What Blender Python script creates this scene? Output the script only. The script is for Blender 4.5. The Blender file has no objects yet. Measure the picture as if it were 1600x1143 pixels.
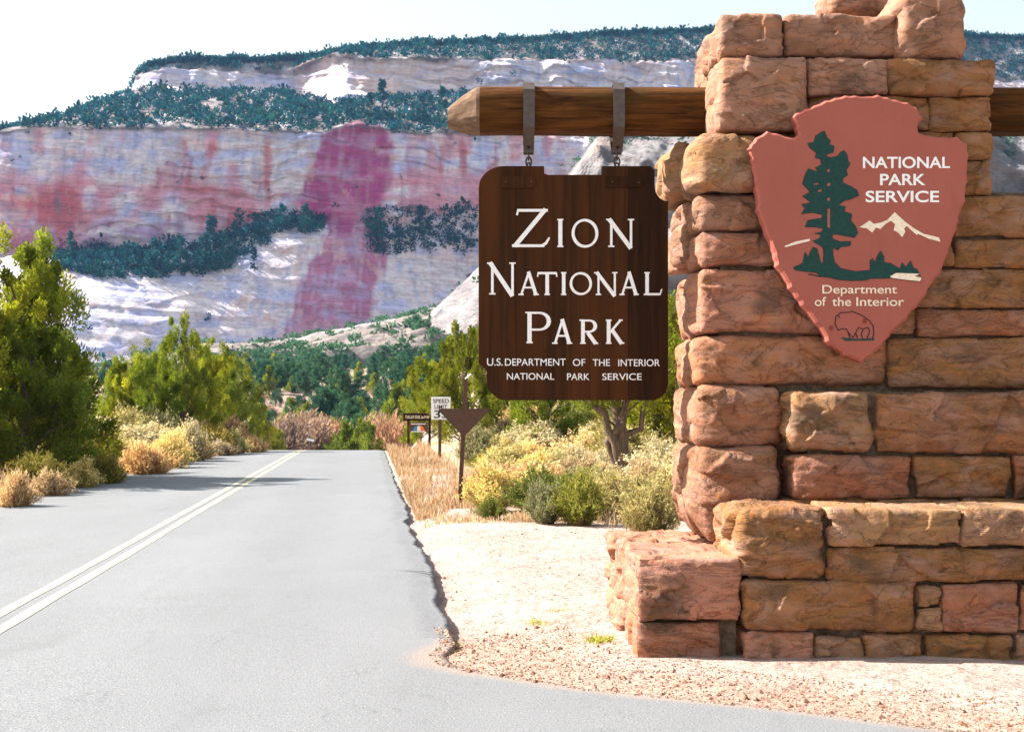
import bpy, bmesh, math, random
import numpy as np
from mathutils import Vector, Matrix

random.seed(7)
RNG = np.random.default_rng(11)
SC = bpy.context.scene
COL = SC.collection
R = math.radians

# ------------------------------------------------------------------ camera, sky, sun, exposure
FPX, HX, HY, CAMH = 2000.0, 800.0, 640.0, 1.6      # focal length in photo pixels, horizon, eye height
cam_d = bpy.data.cameras.new('camera')
cam = bpy.data.objects.new('camera', cam_d)
COL.objects.link(cam)
cam.location = (0, 0, CAMH)
cam.rotation_euler = (R(90), 0, 0)
cam_d.sensor_width = 36.0
cam_d.lens = 36.0 * FPX / 1600.0
cam_d.shift_y = (HY - 571.5) / 1600.0
cam_d.clip_start = 0.1
cam_d.clip_end = 20000
cam_d.dof.use_dof = True
cam_d.dof.focus_distance = 9.2
cam_d.dof.aperture_fstop = 7.0
SC.camera = cam

SUN_EL, SUN_BACK = R(40), R(9)
to_sun = Vector((-math.cos(SUN_EL) * math.cos(SUN_BACK), math.cos(SUN_EL) * math.sin(SUN_BACK), math.sin(SUN_EL)))
world = bpy.data.worlds.new('World')
SC.world = world
world.use_nodes = True
wn, wl = world.node_tree.nodes, world.node_tree.links
wn.clear()
sky = wn.new('ShaderNodeTexSky')
sky.sky_type = 'NISHITA'
sky.sun_disc = False
sky.sun_elevation = SUN_EL
sky.sun_rotation = math.atan2(to_sun.x, to_sun.y)
sky.altitude = 0
sky.air_density = 2.0
sky.dust_density = 2.0
sky.ozone_density = 1.0
bg = wn.new('ShaderNodeBackground')
bg.inputs['Strength'].default_value = 0.070
wo = wn.new('ShaderNodeOutputWorld')
hsv = wn.new('ShaderNodeHueSaturation')              # a hazy, milky sky
hsv.inputs['Saturation'].default_value = 0.55
wl.new(sky.outputs[0], hsv.inputs['Color'])
wl.new(hsv.outputs[0], bg.inputs[0])
wl.new(bg.outputs[0], wo.inputs[0])

sun_d = bpy.data.lights.new('sun', 'SUN')
sun_d.energy = 5.0
sun_d.angle = R(0.53)
sun_d.color = (1.0, 0.945, 0.87)
sun = bpy.data.objects.new('sun', sun_d)
COL.objects.link(sun)
sun.rotation_euler = to_sun.to_track_quat('Z', 'Y').to_euler()

vs = SC.view_settings
vs.view_transform = 'Standard'
vs.look = 'None'
vs.gamma = 1.0
vs.use_curve_mapping = False
vs.exposure = 1.85
SC.cycles.use_denoising = True
SC.cycles.max_bounces = 8
SC.cycles.transparent_max_bounces = 4
SC.cycles.volume_bounces = 1
SC.cycles.sample_clamp_indirect = 6.0

# ------------------------------------------------------------------ helpers
def P(x, y, Y):
    """point of the place seen at photo pixel x, y, standing Y metres away"""
    return np.array([(x - HX) * Y / FPX, Y, CAMH - (y - HY) * Y / FPX])

def s01(a, b, v):
    t = np.clip((np.asarray(v, float) - a) / (b - a), 0, 1)
    return t * t * (3 - 2 * t)

def _h(ix, iy, iz, seed):
    h = (ix.astype(np.int64) * 374761393 + iy.astype(np.int64) * 668265263 + iz.astype(np.int64) * 2147483647 + seed * 1274126177) & 0xffffffff
    h = ((h ^ (h >> 13)) * 1274126177) & 0xffffffff
    h = ((h ^ (h >> 16)) * 2246822519) & 0xffffffff
    h = h ^ (h >> 15)
    return (h & 0xffff) / 32767.5 - 1.0

def vn(p, seed=0):
    p = np.asarray(p, float)
    f = np.floor(p)
    t = p - f
    t = t * t * t * (t * (t * 6 - 15) + 10)
    i = f.astype(np.int64)
    out = np.zeros(len(p))
    for dx in (0, 1):
        for dy in (0, 1):
            for dz in (0, 1):
                w = (t[:, 0] if dx else 1 - t[:, 0]) * (t[:, 1] if dy else 1 - t[:, 1]) * (t[:, 2] if dz else 1 - t[:, 2])
                out += w * _h(i[:, 0] + dx, i[:, 1] + dy, i[:, 2] + dz, seed)
    return out

def fbm(p, octv=4, seed=0, gain=0.5):
    p = np.asarray(p, float)
    a, s, n = 1.0, np.zeros(len(p)), 0
    for k in range(octv):
        s += a * vn(p * 2 ** k + 17.3 * k, seed + k)
        n += a
        a *= gain
    return s / n

def v3(x, y, z):
    a = [np.asarray(k, float) for k in (x, y, z)]
    m = max(k.size for k in a)
    x, y, z = [k.ravel() if k.size == m else np.full(m, k.ravel()[0]) for k in a]
    return np.stack([x.ravel(), y.ravel(), z.ravel()], 1)

def mesh_np(name, V, F, col=None, smooth=True):
    V = np.asarray(V, np.float32)
    F = np.asarray(F, np.int32)
    me = bpy.data.meshes.new(name)
    n, k = F.shape
    me.vertices.add(len(V))
    me.vertices.foreach_set('co', V.ravel())
    me.loops.add(n * k)
    me.loops.foreach_set('vertex_index', F.ravel())
    me.polygons.add(n)
    me.polygons.foreach_set('loop_start', np.arange(n, dtype=np.int32) * k)
    me.update(calc_edges=True)
    me.polygons.foreach_set('use_smooth', np.full(n, bool(smooth)))
    if col is not None:
        c = np.ones((len(V), 4), np.float32)
        c[:, :3] = col
        at = me.attributes.new('Col', 'FLOAT_COLOR', 'POINT')
        at.data.foreach_set('color', c.ravel())
    return me

def poly_mesh(name, V, faces, smooth=False):
    me = bpy.data.meshes.new(name)
    me.from_pydata([tuple(float(c) for c in v) for v in V], [], [list(map(int, f)) for f in faces])
    me.update()
    if smooth:
        me.polygons.foreach_set('use_smooth', np.ones(len(me.polygons), bool))
    return me

WLOC = {}
def obj(name, me, mat, parent=None):
    o = bpy.data.objects.new(name, me)
    COL.objects.link(o)
    if parent is not None:
        o.parent = parent
        WLOC[o.name] = WLOC[parent.name]
        me.transform(Matrix.Translation(-Vector(WLOC[parent.name])))
    else:
        WLOC[o.name] = (0, 0, 0)
    if mat is not None:
        me.materials.append(mat)
    return o

def tag(o, label=None, cat=None, group=None, kind=None):
    if label: o['label'] = label
    if cat: o['category'] = cat
    if group: o['group'] = group
    if kind: o['kind'] = kind
    return o

def thing(name, label, cat, loc, group=None):
    o = bpy.data.objects.new(name, None)
    o.empty_display_size = 0.2
    COL.objects.link(o)
    o.location = tuple(float(c) for c in loc)
    WLOC[o.name] = tuple(float(c) for c in loc)
    return tag(o, label, cat, group)

def place(root, loc, rz, sc, label=None, group=None):
    """a copy of a thing with copies of its parts"""
    r = root.copy()
    COL.objects.link(r)
    r.location = tuple(float(c) for c in loc)
    r.rotation_euler = (0, 0, rz)
    r.scale = sc if hasattr(sc, '__len__') else (sc, sc, sc)
    if label: r['label'] = label
    if group: r['group'] = group
    for ch in root.children:
        c = ch.copy()
        COL.objects.link(c)
        c.parent = r
        for g in ch.children:
            d = g.copy()
            COL.objects.link(d)
            d.parent = c
    return r

def box(x0, x1, y0, y1, z0, z1):
    V = [(x, y, z) for x in (x0, x1) for y in (y0, y1) for z in (z0, z1)]
    F = [(0, 1, 3, 2), (4, 6, 7, 5), (0, 4, 5, 1), (2, 3, 7, 6), (0, 2, 6, 4), (1, 5, 7, 3)]
    return np.array(V, float), F

def bevel_box(name, x0, x1, y0, y1, z0, z1, r=0.006, seg=2):
    bm = bmesh.new()
    V, F = box(x0, x1, y0, y1, z0, z1)
    vs_ = [bm.verts.new(v) for v in V]
    for f in F: bm.faces.new([vs_[i] for i in f])
    bmesh.ops.recalc_face_normals(bm, faces=bm.faces)
    bmesh.ops.bevel(bm, geom=list(bm.edges), offset=r, segments=seg, affect='EDGES', profile=0.6)
    me = bpy.data.meshes.new(name)
    bm.to_mesh(me); bm.free()
    return me

def tube(pts, rad, seg=8, cap=True):
    pts = np.asarray(pts, float)
    rad = np.broadcast_to(np.asarray(rad, float), (len(pts),))
    V, F = [], []
    up = np.array([0.13, 0.37, 0.92])
    for i, p in enumerate(pts):
        d = pts[min(i + 1, len(pts) - 1)] - pts[max(i - 1, 0)]
        d = d / (np.linalg.norm(d) + 1e-9)
        a = np.cross(d, up); a /= np.linalg.norm(a) + 1e-9
        b = np.cross(d, a)
        for k in range(seg):
            t = 2 * math.pi * k / seg
            V.append(p + rad[i] * (a * math.cos(t) + b * math.sin(t)))
    n = len(pts)
    for i in range(n - 1):
        for k in range(seg):
            k2 = (k + 1) % seg
            F.append((i * seg + k, i * seg + k2, (i + 1) * seg + k2, (i + 1) * seg + k))
    return np.array(V), F

def join(parts):
    V, F, o = [], [], 0
    for v, f in parts:
        V.append(np.asarray(v, float)); F += [tuple(i + o for i in ff) for ff in f]; o += len(v)
    return np.concatenate(V), F

# ------------------------------------------------------------------ materials
class NT:
    def __init__(self, name):
        self.m = bpy.data.materials.new(name)
        self.m.use_nodes = True
        self.n, self.l = self.m.node_tree.nodes, self.m.node_tree.links
        self.n.clear()
        self.out = self.n.new('ShaderNodeOutputMaterial')
        self.co = self.n.new('ShaderNodeTexCoord').outputs['Object']
    def node(self, t, **kw):
        n = self.n.new(t)
        for k, v in kw.items():
            if k in n.inputs: self.put(n.inputs[k], v)
            else: setattr(n, k, v)
        return n
    def put(self, inp, v):
        if isinstance(v, bpy.types.NodeSocket): self.l.new(v, inp)
        else:
            if hasattr(v, '__len__') and len(v) == 3 and inp.type == 'RGBA': v = tuple(v) + (1,)
            inp.default_value = v
    def mapped(self, scale=(1, 1, 1), rot=(0, 0, 0)):
        n = self.n.new('ShaderNodeMapping')
        n.inputs['Scale'].default_value = scale
        n.inputs['Rotation'].default_value = rot
        self.l.new(self.co, n.inputs['Vector'])
        return n.outputs[0]
    def noise(self, scale, detail=4, rough=0.55, vec=None, dist=0.0):
        n = self.n.new('ShaderNodeTexNoise')
        n.inputs['Scale'].default_value = scale
        n.inputs['Detail'].default_value = detail
        n.inputs['Roughness'].default_value = rough
        n.inputs['Distortion'].default_value = dist
        self.l.new(vec if vec is not None else self.co, n.inputs['Vector'])
        return n.outputs['Fac']
    def ramp(self, fac, stops):
        n = self.n.new('ShaderNodeValToRGB')
        e = n.color_ramp.elements
        while len(e) < len(stops): e.new(0.5)
        for k, (p, c) in enumerate(stops):
            e[k].position = p
            e[k].color = (c, c, c, 1) if not hasattr(c, '__len__') else tuple(c) + (1,)
        self.l.new(fac, n.inputs[0])
        return n.outputs[0]
    def mix(self, fac, a, b, mode='MIX'):
        n = self.n.new('ShaderNodeMix')
        n.data_type = 'RGBA'
        n.blend_type = mode
        self.put(n.inputs[0], fac)
        self.put(n.inputs[6], a)
        self.put(n.inputs[7], b)
        return n.outputs[2]
    def attr(self, name='Col'):
        n = self.n.new('ShaderNodeAttribute')
        n.attribute_name = name
        return n.outputs['Color']
    def rnd(self):
        return self.n.new('ShaderNodeObjectInfo').outputs['Random']
    def bump(self, h, strength, dist, nrm=None):
        n = self.n.new('ShaderNodeBump')
        n.inputs['Strength'].default_value = strength
        n.inputs['Distance'].default_value = dist
        self.l.new(h, n.inputs['Height'])
        if nrm is not None: self.l.new(nrm, n.inputs['Normal'])
        return n.outputs[0]
    def pbr(self, col, rough=0.8, nrm=None, spec=0.3, metal=0.0):
        b = self.n.new('ShaderNodeBsdfPrincipled')
        self.put(b.inputs['Base Color'], col)
        self.put(b.inputs['Roughness'], rough)
        b.inputs['Specular IOR Level'].default_value = spec
        b.inputs['Metallic'].default_value = metal
        if nrm is not None: self.l.new(nrm, b.inputs['Normal'])
        self.l.new(b.outputs[0], self.out.inputs[0])
        return self.m

MAT = {}
def mats():
    t = NT('rock_faced_sandstone')
    strata = t.noise(1.0, 6, 0.6, t.mapped((2.2, 2.2, 13.0), (R(4), R(-5), 0)), 1.1)
    blot = t.noise(4.5, 5, 0.6)
    grain = t.noise(170, 3, 0.6)
    stain = t.noise(2.3, 4, 0.6, t.mapped((1.0, 1.0, 1.6)))
    mott = t.noise(3.1, 6, 0.62, t.mapped((1.0, 1.0, 1.9), (R(3), R(8), 0)), 0.7)
    mott2 = t.noise(6.5, 6, 0.66, t.mapped((1.0, 1.0, 2.4), (R(-6), R(-9), R(20))), 0.9)
    crackn = t.noise(1.0, 5, 0.6, t.mapped((3.2, 3.2, 7.5), (R(10), R(6), 0)), 1.2)
    c = t.mix(0.30, t.mix(1.0, t.attr(), (1.08, 1.10, 1.15), 'MULTIPLY'), (0.265, 0.130, 0.075))
    c = t.mix(t.ramp(mott, [(0.45, 0.0), (0.64, 0.65)]), c, (0.32, 0.190, 0.150))
    c = t.mix(t.ramp(mott2, [(0.52, 0.0), (0.68, 0.60)]), c, (0.36, 0.140, 0.045))
    c = t.mix(1.0, c, t.ramp(strata, [(0.25, (0.72, 0.70, 0.72)), (0.5, (1.0, 1.0, 1.0)), (0.72, (1.20, 1.12, 1.0))]), 'MULTIPLY')
    c = t.mix(t.ramp(blot, [(0.54, 0.0), (0.68, 0.50)]), c, (0.150, 0.078, 0.034))
    c = t.mix(t.ramp(stain, [(0.56, 0.0), (0.68, 0.70)]), c, (0.070, 0.047, 0.030))
    c = t.mix(t.ramp(crackn, [(0.485, 0.0), (0.5, 0.55), (0.515, 0.0)]), c, (0.06, 0.035, 0.022))
    c = t.mix(1.0, c, t.ramp(grain, [(0.3, 0.80), (0.7, 1.15)]), 'MULTIPLY')
    b1 = t.bump(strata, 0.5, 0.012)
    b2 = t.bump(t.noise(30, 7, 0.7), 0.8, 0.012, b1)
    b2 = t.bump(t.ramp(crackn, [(0.47, 1.0), (0.5, 0.0), (0.53, 1.0)]), 0.7, 0.006, b2)
    b3 = t.bump(grain, 0.5, 0.003, b2)
    MAT['stone'] = t.pbr(c, 0.88, b3, 0.2)

    t = NT('old_mortar')
    n = t.noise(22, 5, 0.6)
    MAT['mortar'] = t.pbr(t.ramp(n, [(0.3, (0.060, 0.042, 0.030)), (0.7, (0.17, 0.120, 0.085))]), 0.95, t.bump(n, 0.6, 0.02), 0.1)

    t = NT('weathered_log')
    g = t.noise(1.0, 7, 0.65, t.mapped((2.2, 30, 30)), 0.6)
    g2 = t.noise(1.0, 4, 0.6, t.mapped((0.9, 7, 7)))
    c = t.ramp(g, [(0.30, (0.014, 0.0055, 0.0014)), (0.5, (0.072, 0.026, 0.005)), (0.72, (0.150, 0.055, 0.011))])
    c = t.mix(t.ramp(g2, [(0.5, 0.0), (0.75, 0.7)]), c, (0.088, 0.040, 0.007))
    c = t.mix(t.ramp(t.noise(3.2, 4), [(0.58, 0.0), (0.7, 0.6)]), c, (0.04, 0.025, 0.006))
    MAT['log'] = t.pbr(c, 0.85, t.bump(g, 0.8, 0.015), 0.12)

    t = NT('cut_log_end')
    g = t.noise(1.0, 6, 0.6, t.mapped((6, 22, 22)))
    MAT['logend'] = t.pbr(t.ramp(g, [(0.3, (0.085, 0.045, 0.025)), (0.7, (0.22, 0.14, 0.09))]), 0.85, t.bump(g, 0.5, 0.01), 0.2)

    t = NT('brown_stained_plank')
    g = t.noise(1.0, 7, 0.65, t.mapped((42, 42, 1.8)), 0.5)
    g2 = t.noise(1.0, 3, 0.5, t.mapped((9, 9, 0.7)))
    r = t.rnd()
    c = t.ramp(g, [(0.25, (0.015, 0.0055, 0.0014)), (0.55, (0.036, 0.0125, 0.003)), (0.8, (0.064, 0.022, 0.005))])
    c = t.mix(t.ramp(g2, [(0.42, 0.0), (0.7, 0.75)]), c, (0.072, 0.022, 0.004))
    c = t.mix(1.0, c, t.ramp(r, [(0.0, 0.72), (1.0, 1.25)]), 'MULTIPLY')
    MAT['plank'] = t.pbr(c, 0.7, t.bump(g, 0.5, 0.004), 0.12)

    t = NT('white_sign_paint')
    n = t.noise(60, 4, 0.6)
    MAT['white'] = t.pbr(t.ramp(n, [(0.3, (0.78, 0.77, 0.76)), (0.6, (0.90, 0.89, 0.88))]), 0.6, None, 0.3)
    t = NT('cream_sign_paint')
    n = t.noise(40, 4, 0.6)
    MAT['cream'] = t.pbr(t.ramp(n, [(0.3, (0.72, 0.60, 0.44)), (0.7, (0.88, 0.78, 0.62))]), 0.6, None, 0.3)
    t = NT('brick_red_sign_paint')
    n = t.noise(150, 4, 0.7)
    n2 = t.noise(2.2, 3, 0.5)
    c = t.ramp(n, [(0.25, (0.275, 0.074, 0.052)), (0.7, (0.375, 0.106, 0.076))])
    c = t.mix(t.ramp(n2, [(0.4, 0.0), (0.75, 0.35)]), c, (0.40, 0.125, 0.095))
    c = t.mix(t.ramp(t.noise(9, 6, 0.7, t.mapped((1, 1, 0.35))), [(0.55, 0.0), (0.72, 0.45)]), c, (0.25, 0.075, 0.055))
    MAT['arrow'] = t.pbr(c, 0.72, t.bump(n, 0.35, 0.002), 0.25)
    t = NT('dark_green_sign_paint')
    MAT['tree_green'] = t.pbr(t.ramp(t.noise(50, 3), [(0.3, (0.002, 0.030, 0.026)), (0.7, (0.005, 0.052, 0.043))]), 0.6, None, 0.3)
    t = NT('black_outline_paint')
    MAT['black'] = t.pbr((0.012, 0.012, 0.014), 0.6, None, 0.3)
    t = NT('dark_red_spot_paint')
    MAT['spot'] = t.pbr((0.20, 0.03, 0.02), 0.6)
    t = NT('orange_sign_paint')
    MAT['orange'] = t.pbr((0.75, 0.16, 0.03), 0.5)
    t = NT('blue_sign_paint')
    MAT['blue'] = t.pbr((0.03, 0.25, 0.42), 0.5)
    t = NT('brown_painted_metal')
    n = t.noise(25, 4, 0.6)
    MAT['strap'] = t.pbr(t.ramp(n, [(0.3, (0.045, 0.032, 0.026)), (0.7, (0.085, 0.062, 0.050))]), 0.5, t.bump(n, 0.2, 0.002), 0.45)
    t = NT('brown_sign_steel')
    n = t.noise(12, 4, 0.6)
    MAT['brownmetal'] = t.pbr(t.ramp(n, [(0.3, (0.07, 0.032, 0.02)), (0.7, (0.10, 0.048, 0.03))]), 0.6, None, 0.3)
    t = NT('dark_iron')
    MAT['iron'] = t.pbr((0.05, 0.035, 0.028), 0.5, None, 0.5, 0.4)

    t = NT('worn_asphalt')
    ag = t.noise(95, 3, 0.75)
    ag2 = t.noise(38, 2, 0.6)
    lg = t.noise(0.55, 4, 0.55, t.mapped((1.2, 0.25, 1)))
    c = t.ramp(ag, [(0.30, (0.050, 0.052, 0.055)), (0.5, (0.140, 0.144, 0.151)), (0.72, (0.242, 0.246, 0.252))])
    c = t.mix(1.0, c, t.ramp(lg, [(0.3, 0.93), (0.7, 1.08)]), 'MULTIPLY')
    c = t.mix(t.ramp(ag2, [(0.66, 0.0), (0.74, 0.5)]), c, (0.42, 0.37, 0.33))
    c = t.mix(t.ramp(t.noise(1.0, 5, 0.6, t.mapped((2.6, 0.5, 1))), [(0.60, 0.0), (0.75, 0.35)]), c, (0.085, 0.087, 0.09))
    hair = t.noise(0.9, 6, 0.6, None, 1.5)
    c = t.mix(t.ramp(hair, [(0.496, 0.0), (0.5, 0.5), (0.504, 0.0)]), c, (0.06, 0.06, 0.06))
    c = t.mix(1.0, c, t.attr(), 'MULTIPLY')
    MAT['asphalt'] = t.pbr(c, 0.85, t.bump(ag, 0.5, 0.004), 0.3)

    t = NT('faded_yellow_line')
    n = t.noise(60, 4, 0.7)
    c = t.ramp(n, [(0.30, (0.24, 0.23, 0.19)), (0.42, (0.36, 0.335, 0.215)), (0.7, (0.44, 0.41, 0.27))])
    MAT['line'] = t.pbr(c, 0.7, None, 0.3)
    t = NT('tar_crack')
    MAT['crack'] = t.pbr((0.025, 0.025, 0.027), 0.9)

    t = NT('red_sand')
    n = t.noise(0.9, 6, 0.6)
    g = t.noise(40, 5, 0.7)
    f = t.noise(9, 6, 0.65)
    c = t.ramp(n, [(0.3, (0.36, 0.255, 0.215)), (0.7, (0.49, 0.37, 0.32))])
    c = t.mix(t.ramp(f, [(0.55, 0.0), (0.72, 0.5)]), c, (0.30, 0.165, 0.115))
    c = t.mix(1.0, c, t.ramp(g, [(0.3, 0.78), (0.7, 1.15)]), 'MULTIPLY')
    c = t.mix(1.0, c, t.attr(), 'MULTIPLY')
    b = t.bump(f, 0.9, 0.09)
    b = t.bump(t.noise(2.2, 5, 0.6, t.mapped((1.0, 2.2, 1))), 0.8, 0.18, b)
    MAT['sand'] = t.pbr(c, 0.95, t.bump(g, 0.6, 0.012, b), 0.1)

    t = NT('gravel_stone')
    MAT['gravel'] = t.pbr(t.attr(), 0.9, None, 0.2)

    t = NT('cliff_sandstone')
    bed = t.noise(1.0, 7, 0.65, t.mapped((0.018, 0.018, 0.55), (R(3), R(5), 0)), 0.6)
    bed2 = t.noise(1.0, 6, 0.65, t.mapped((0.03, 0.03, 0.9), (R(-12), R(-16), 0)), 0.5)
    streak = t.noise(1.0, 5, 0.6, t.mapped((0.35, 0.35, 0.02)))
    c = t.attr()
    c = t.mix(1.0, c, t.ramp(bed, [(0.28, (0.88, 0.86, 0.87)), (0.48, (1, 1, 1)), (0.75, (1.06, 1.04, 1.02))]), 'MULTIPLY')
    c = t.mix(1.0, c, t.ramp(streak, [(0.28, (0.82, 0.76, 0.76)), (0.55, (1, 1, 1))]), 'MULTIPLY')
    c = t.mix(1.0, c, t.ramp(bed2, [(0.30, (0.84, 0.80, 0.80)), (0.42, (1, 1, 1))]), 'MULTIPLY')
    ck1 = t.noise(1.0, 6, 0.62, t.mapped((0.045, 0.045, 0.17), (R(4), R(9), 0)), 1.0)
    ck2 = t.noise(1.0, 6, 0.62, t.mapped((0.16, 0.16, 0.03), (R(0), R(6), 0)), 0.8)
    l1 = t.ramp(ck1, [(0.47, 0.0), (0.5, 0.30), (0.512, 0.0)])
    l2 = t.ramp(ck2, [(0.485, 0.0), (0.5, 0.22), (0.515, 0.0)])
    c = t.mix(l1, c, (0.17, 0.115, 0.15))
    c = t.mix(l2, c, (0.20, 0.13, 0.16))
    c = t.mix(t.ramp(t.noise(1.0, 5, 0.6, t.mapped((0.10, 0.10, 0.05))), [(0.58, 0.0), (0.66, 0.5)]), c, (0.62, 0.40, 0.33))
    b = t.bump(bed, 0.8, 1.8)
    b = t.bump(t.ramp(ck1, [(0.46, 1.0), (0.5, 0.0), (0.54, 0.8)]), 0.45, 0.8, b)
    b = t.bump(bed2, 0.7, 1.6, b)
    MAT['cliff'] = t.pbr(c, 0.95, t.bump(t.noise(0.35, 6, 0.6), 0.6, 1.5, b), 0.1)

    def leaf(name, dark, light, trans, attr=False, hue=0.0):
        t = NT(name)
        n = t.noise(1.6, 3, 0.5)
        if attr: c = t.attr()
        else: c = t.mix(1.0, t.attr(), t.ramp(n, [(0.3, dark), (0.7, light)]), 'MULTIPLY')
        c = t.mix(1.0, c, t.ramp(t.rnd(), [(0.0, (0.68, 0.74, 0.80)), (0.5, (1, 1, 1)), (1.0, (1.35, 1.18, 0.90))]), 'MULTIPLY')
        d = t.n.new('ShaderNodeBsdfDiffuse')
        s = t.n.new('ShaderNodeBsdfTranslucent')
        t.l.new(c, d.inputs[0])
        t.l.new(t.mix(1.0, c, trans, 'MULTIPLY'), s.inputs[0])
        m = t.n.new('ShaderNodeMixShader')
        m.inputs[0].default_value = 0.36
        t.l.new(d.outputs[0], m.inputs[1]); t.l.new(s.outputs[0], m.inputs[2])
        t.l.new(m.outputs[0], t.out.inputs[0])
        return t.m
    MAT['juniper'] = leaf('juniper_foliage', (0.100, 0.142, 0.024), (0.205, 0.245, 0.040), (1.35, 1.35, 0.5))
    MAT['juniper_yellow'] = leaf('yellow_green_juniper_foliage', (0.115, 0.145, 0.025), (0.19, 0.21, 0.035), (1.4, 1.3, 0.4))
    MAT['far_conifer'] = leaf('far_conifer_foliage', (0.030, 0.084, 0.066), (0.066, 0.140, 0.085), (1.0, 1.1, 0.8))
    MAT['mesa_conifer'] = leaf('mesa_conifer_foliage', (0.006, 0.044, 0.068), (0.018, 0.092, 0.100), (0.9, 1.1, 1.0))
    MAT['shrub'] = leaf('desert_shrub_foliage', None, None, (1.1, 1.05, 0.8), True)

    t = NT('juniper_bark')
    g = t.noise(1.0, 5, 0.6, t.mapped((16, 16, 2.0)), 0.5)
    MAT['bark'] = t.pbr(t.ramp(g, [(0.3, (0.05, 0.033, 0.02)), (0.7, (0.17, 0.12, 0.08))]), 0.9, t.bump(g, 0.8, 0.02), 0.2)
mats()

# ------------------------------------------------------------------ the lie of the land
ROADK = -0.1105
def edge_right(Y):
    """right edge of the asphalt: the road, then the flare of the pull-out near the camera"""
    Y = np.asarray(Y, float)
    straight = 0.56 + ROADK * Y
    ys = np.array([-30, 2.0, 4.4, 6.36, 6.65, 6.97, 7.34, 7.565, 7.82, 8.05, 8.35, 8.6, 8.8, 9.3])
    xs = np.array([20, 9.3, 5.4, 2.27, 1.81, 1.22, 0.44, 0.166, -0.18, -0.37, -0.45, -0.405, -0.395, -0.47])
    x = np.where(Y < 9.3, np.interp(Y, ys, xs), straight)
    amp = 0.035 + 0.05 * s01(8.8, 10, Y) * (1 - s01(25, 45, Y))
    x = x + amp * (fbm(v3(Y * 1.3, 3.1, 0), 6, 5, 0.62)) + 0.10 * s01(9, 11, Y) * (1 - s01(20, 30, Y)) * fbm(v3(Y * 0.5, 9, 0), 2, 8)
    return x
def edge_left(Y):
    Y = np.asarray(Y, float)
    return 0.56 - 6.78 + ROADK * Y + 0.06 * fbm(v3(Y * 1.2, 7.7, 0), 3, 15)
def road_z(Y):
    Y = np.asarray(Y, float)
    a = np.where(Y < 46, 0, -0.00157 * (np.minimum(Y, 66) - 46) ** 2)
    return a - 0.0628 * np.clip(Y - 66, 0, 44) - 0.0 * Y

def ground_z(X, Y, detail=True):
    X = np.asarray(X, float); Y = np.asarray(Y, float)
    u = X - (0.56 + ROADK * Y)
    zr = road_z(Y)
    far = np.interp(Y, [-200, 110, 135, 200, 300, 400, 480, 3000], [-3.4, -3.4, -3.0, 1.6, 9.5, 17, 20, 20])
    z = zr * (1 - s01(100, 135, Y)) + far * s01(100, 135, Y)
    hr = np.interp(Y, [-200, 20, 35, 60, 100, 150, 300, 500], [0, 0, 0.12, 0.95, 3.4, 6.0, 12, 22])
    wr = s01(0.2, 3.0 + 0.05 * np.maximum(Y, 0), u)
    z = z * (1 - wr) + hr * wr
    hl = np.interp(Y, [-200, 14, 22, 60, 75, 120, 160, 500], [0.1, 0.1, 0.42, 0.60, 0.3, -1.8, 0.5, 20])
    wl_ = s01(0.1, 4.0 + 0.03 * np.maximum(Y, 0), -6.78 - u)
    z = z * (1 - wl_) + hl * wl_
    sd = np.maximum(X - edge_right(Y), edge_left(Y) - X)     # >0 outside the asphalt
    rightside = (X > (edge_left(Y) + edge_right(Y)) / 2)
    drop = np.where(rightside, 0.012 + 0.085 * s01(8.2, 9.6, Y) * (1 - 0.75 * s01(24, 34, Y)), 0.02)
    out = sd > 0
    w = 1 - s01(0.0, 0.75, sd)
    z = z - np.where(out, drop * w, drop + 0.12 * s01(0, 0.3, -sd))
    if detail:
        n = fbm(v3(X * 0.8, Y * 0.8, 0), 4, 21).reshape(X.shape) if X.ndim else fbm(v3(X * 0.8, Y * 0.8, 0), 4, 21)[0]
        z = z + n * 0.05 * s01(0.2, 1.6, sd) + n * 0.5 * s01(60, 200, Y) * s01(0.5, 4, sd)
    return z
def gz(X, Y):
    return float(ground_z(np.array([float(X)]), np.array([float(Y)]))[0])

def sinh_axis(lo, hi, n, k):
    s = np.linspace(-1, 1, n)
    v = np.sinh(k * s) / np.sinh(k)
    return np.where(v < 0, -v * lo, v * hi)

def build_ground():
    xs = sinh_axis(-1400, 1400, 620, 7.6) + 0.6
    ys = sinh_axis(-400, 1800, 640, 7.6) + 9.2
    Xg, Yg = np.meshgrid(xs, ys)
    Z = ground_z(Xg.ravel(), Yg.ravel())
    V = v3(Xg, Yg, Z)
    nx, ny = len(xs), len(ys)
    i = np.arange(nx * ny).reshape(ny, nx)
    F = np.stack([i[:-1, :-1], i[:-1, 1:], i[1:, 1:], i[1:, :-1]], -1).reshape(-1, 4)
    # a darker, gravelly apron along the asphalt by the wall; the soil itself turns darker red there
    X, Y = V[:, 0], V[:, 1]
    sd = np.maximum(X - edge_right(Y), edge_left(Y) - X)
    nz = fbm(v3(X * 1.5, Y * 1.5, 1), 4, 31)
    grav = (1 - s01(0.55, 1.25, sd + nz * 0.5)) * (1 - s01(8.6, 9.6, Y + nz * .4)) * (X > -1.2)
    col = np.ones((len(V), 3))
    col *= (1 - grav)[:, None] + grav[:, None] * np.array([0.95, 0.86, 0.80])
    litter = s01(95, 140, Y) * (0.75 + 0.25 * nz)
    col = col * (1 - 0.45 * litter[:, None])
    grassy = s01(20, 30, Y) * (0.5 + 0.5 * nz)
    col = col * (1 - grassy[:, None] * 0.35) + grassy[:, None] * 0.35 * np.array([1.0, 0.92, 0.62])
    tag(obj('ground', mesh_np('ground', V, F, col), MAT['sand']), kind='structure')
build_ground()

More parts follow.
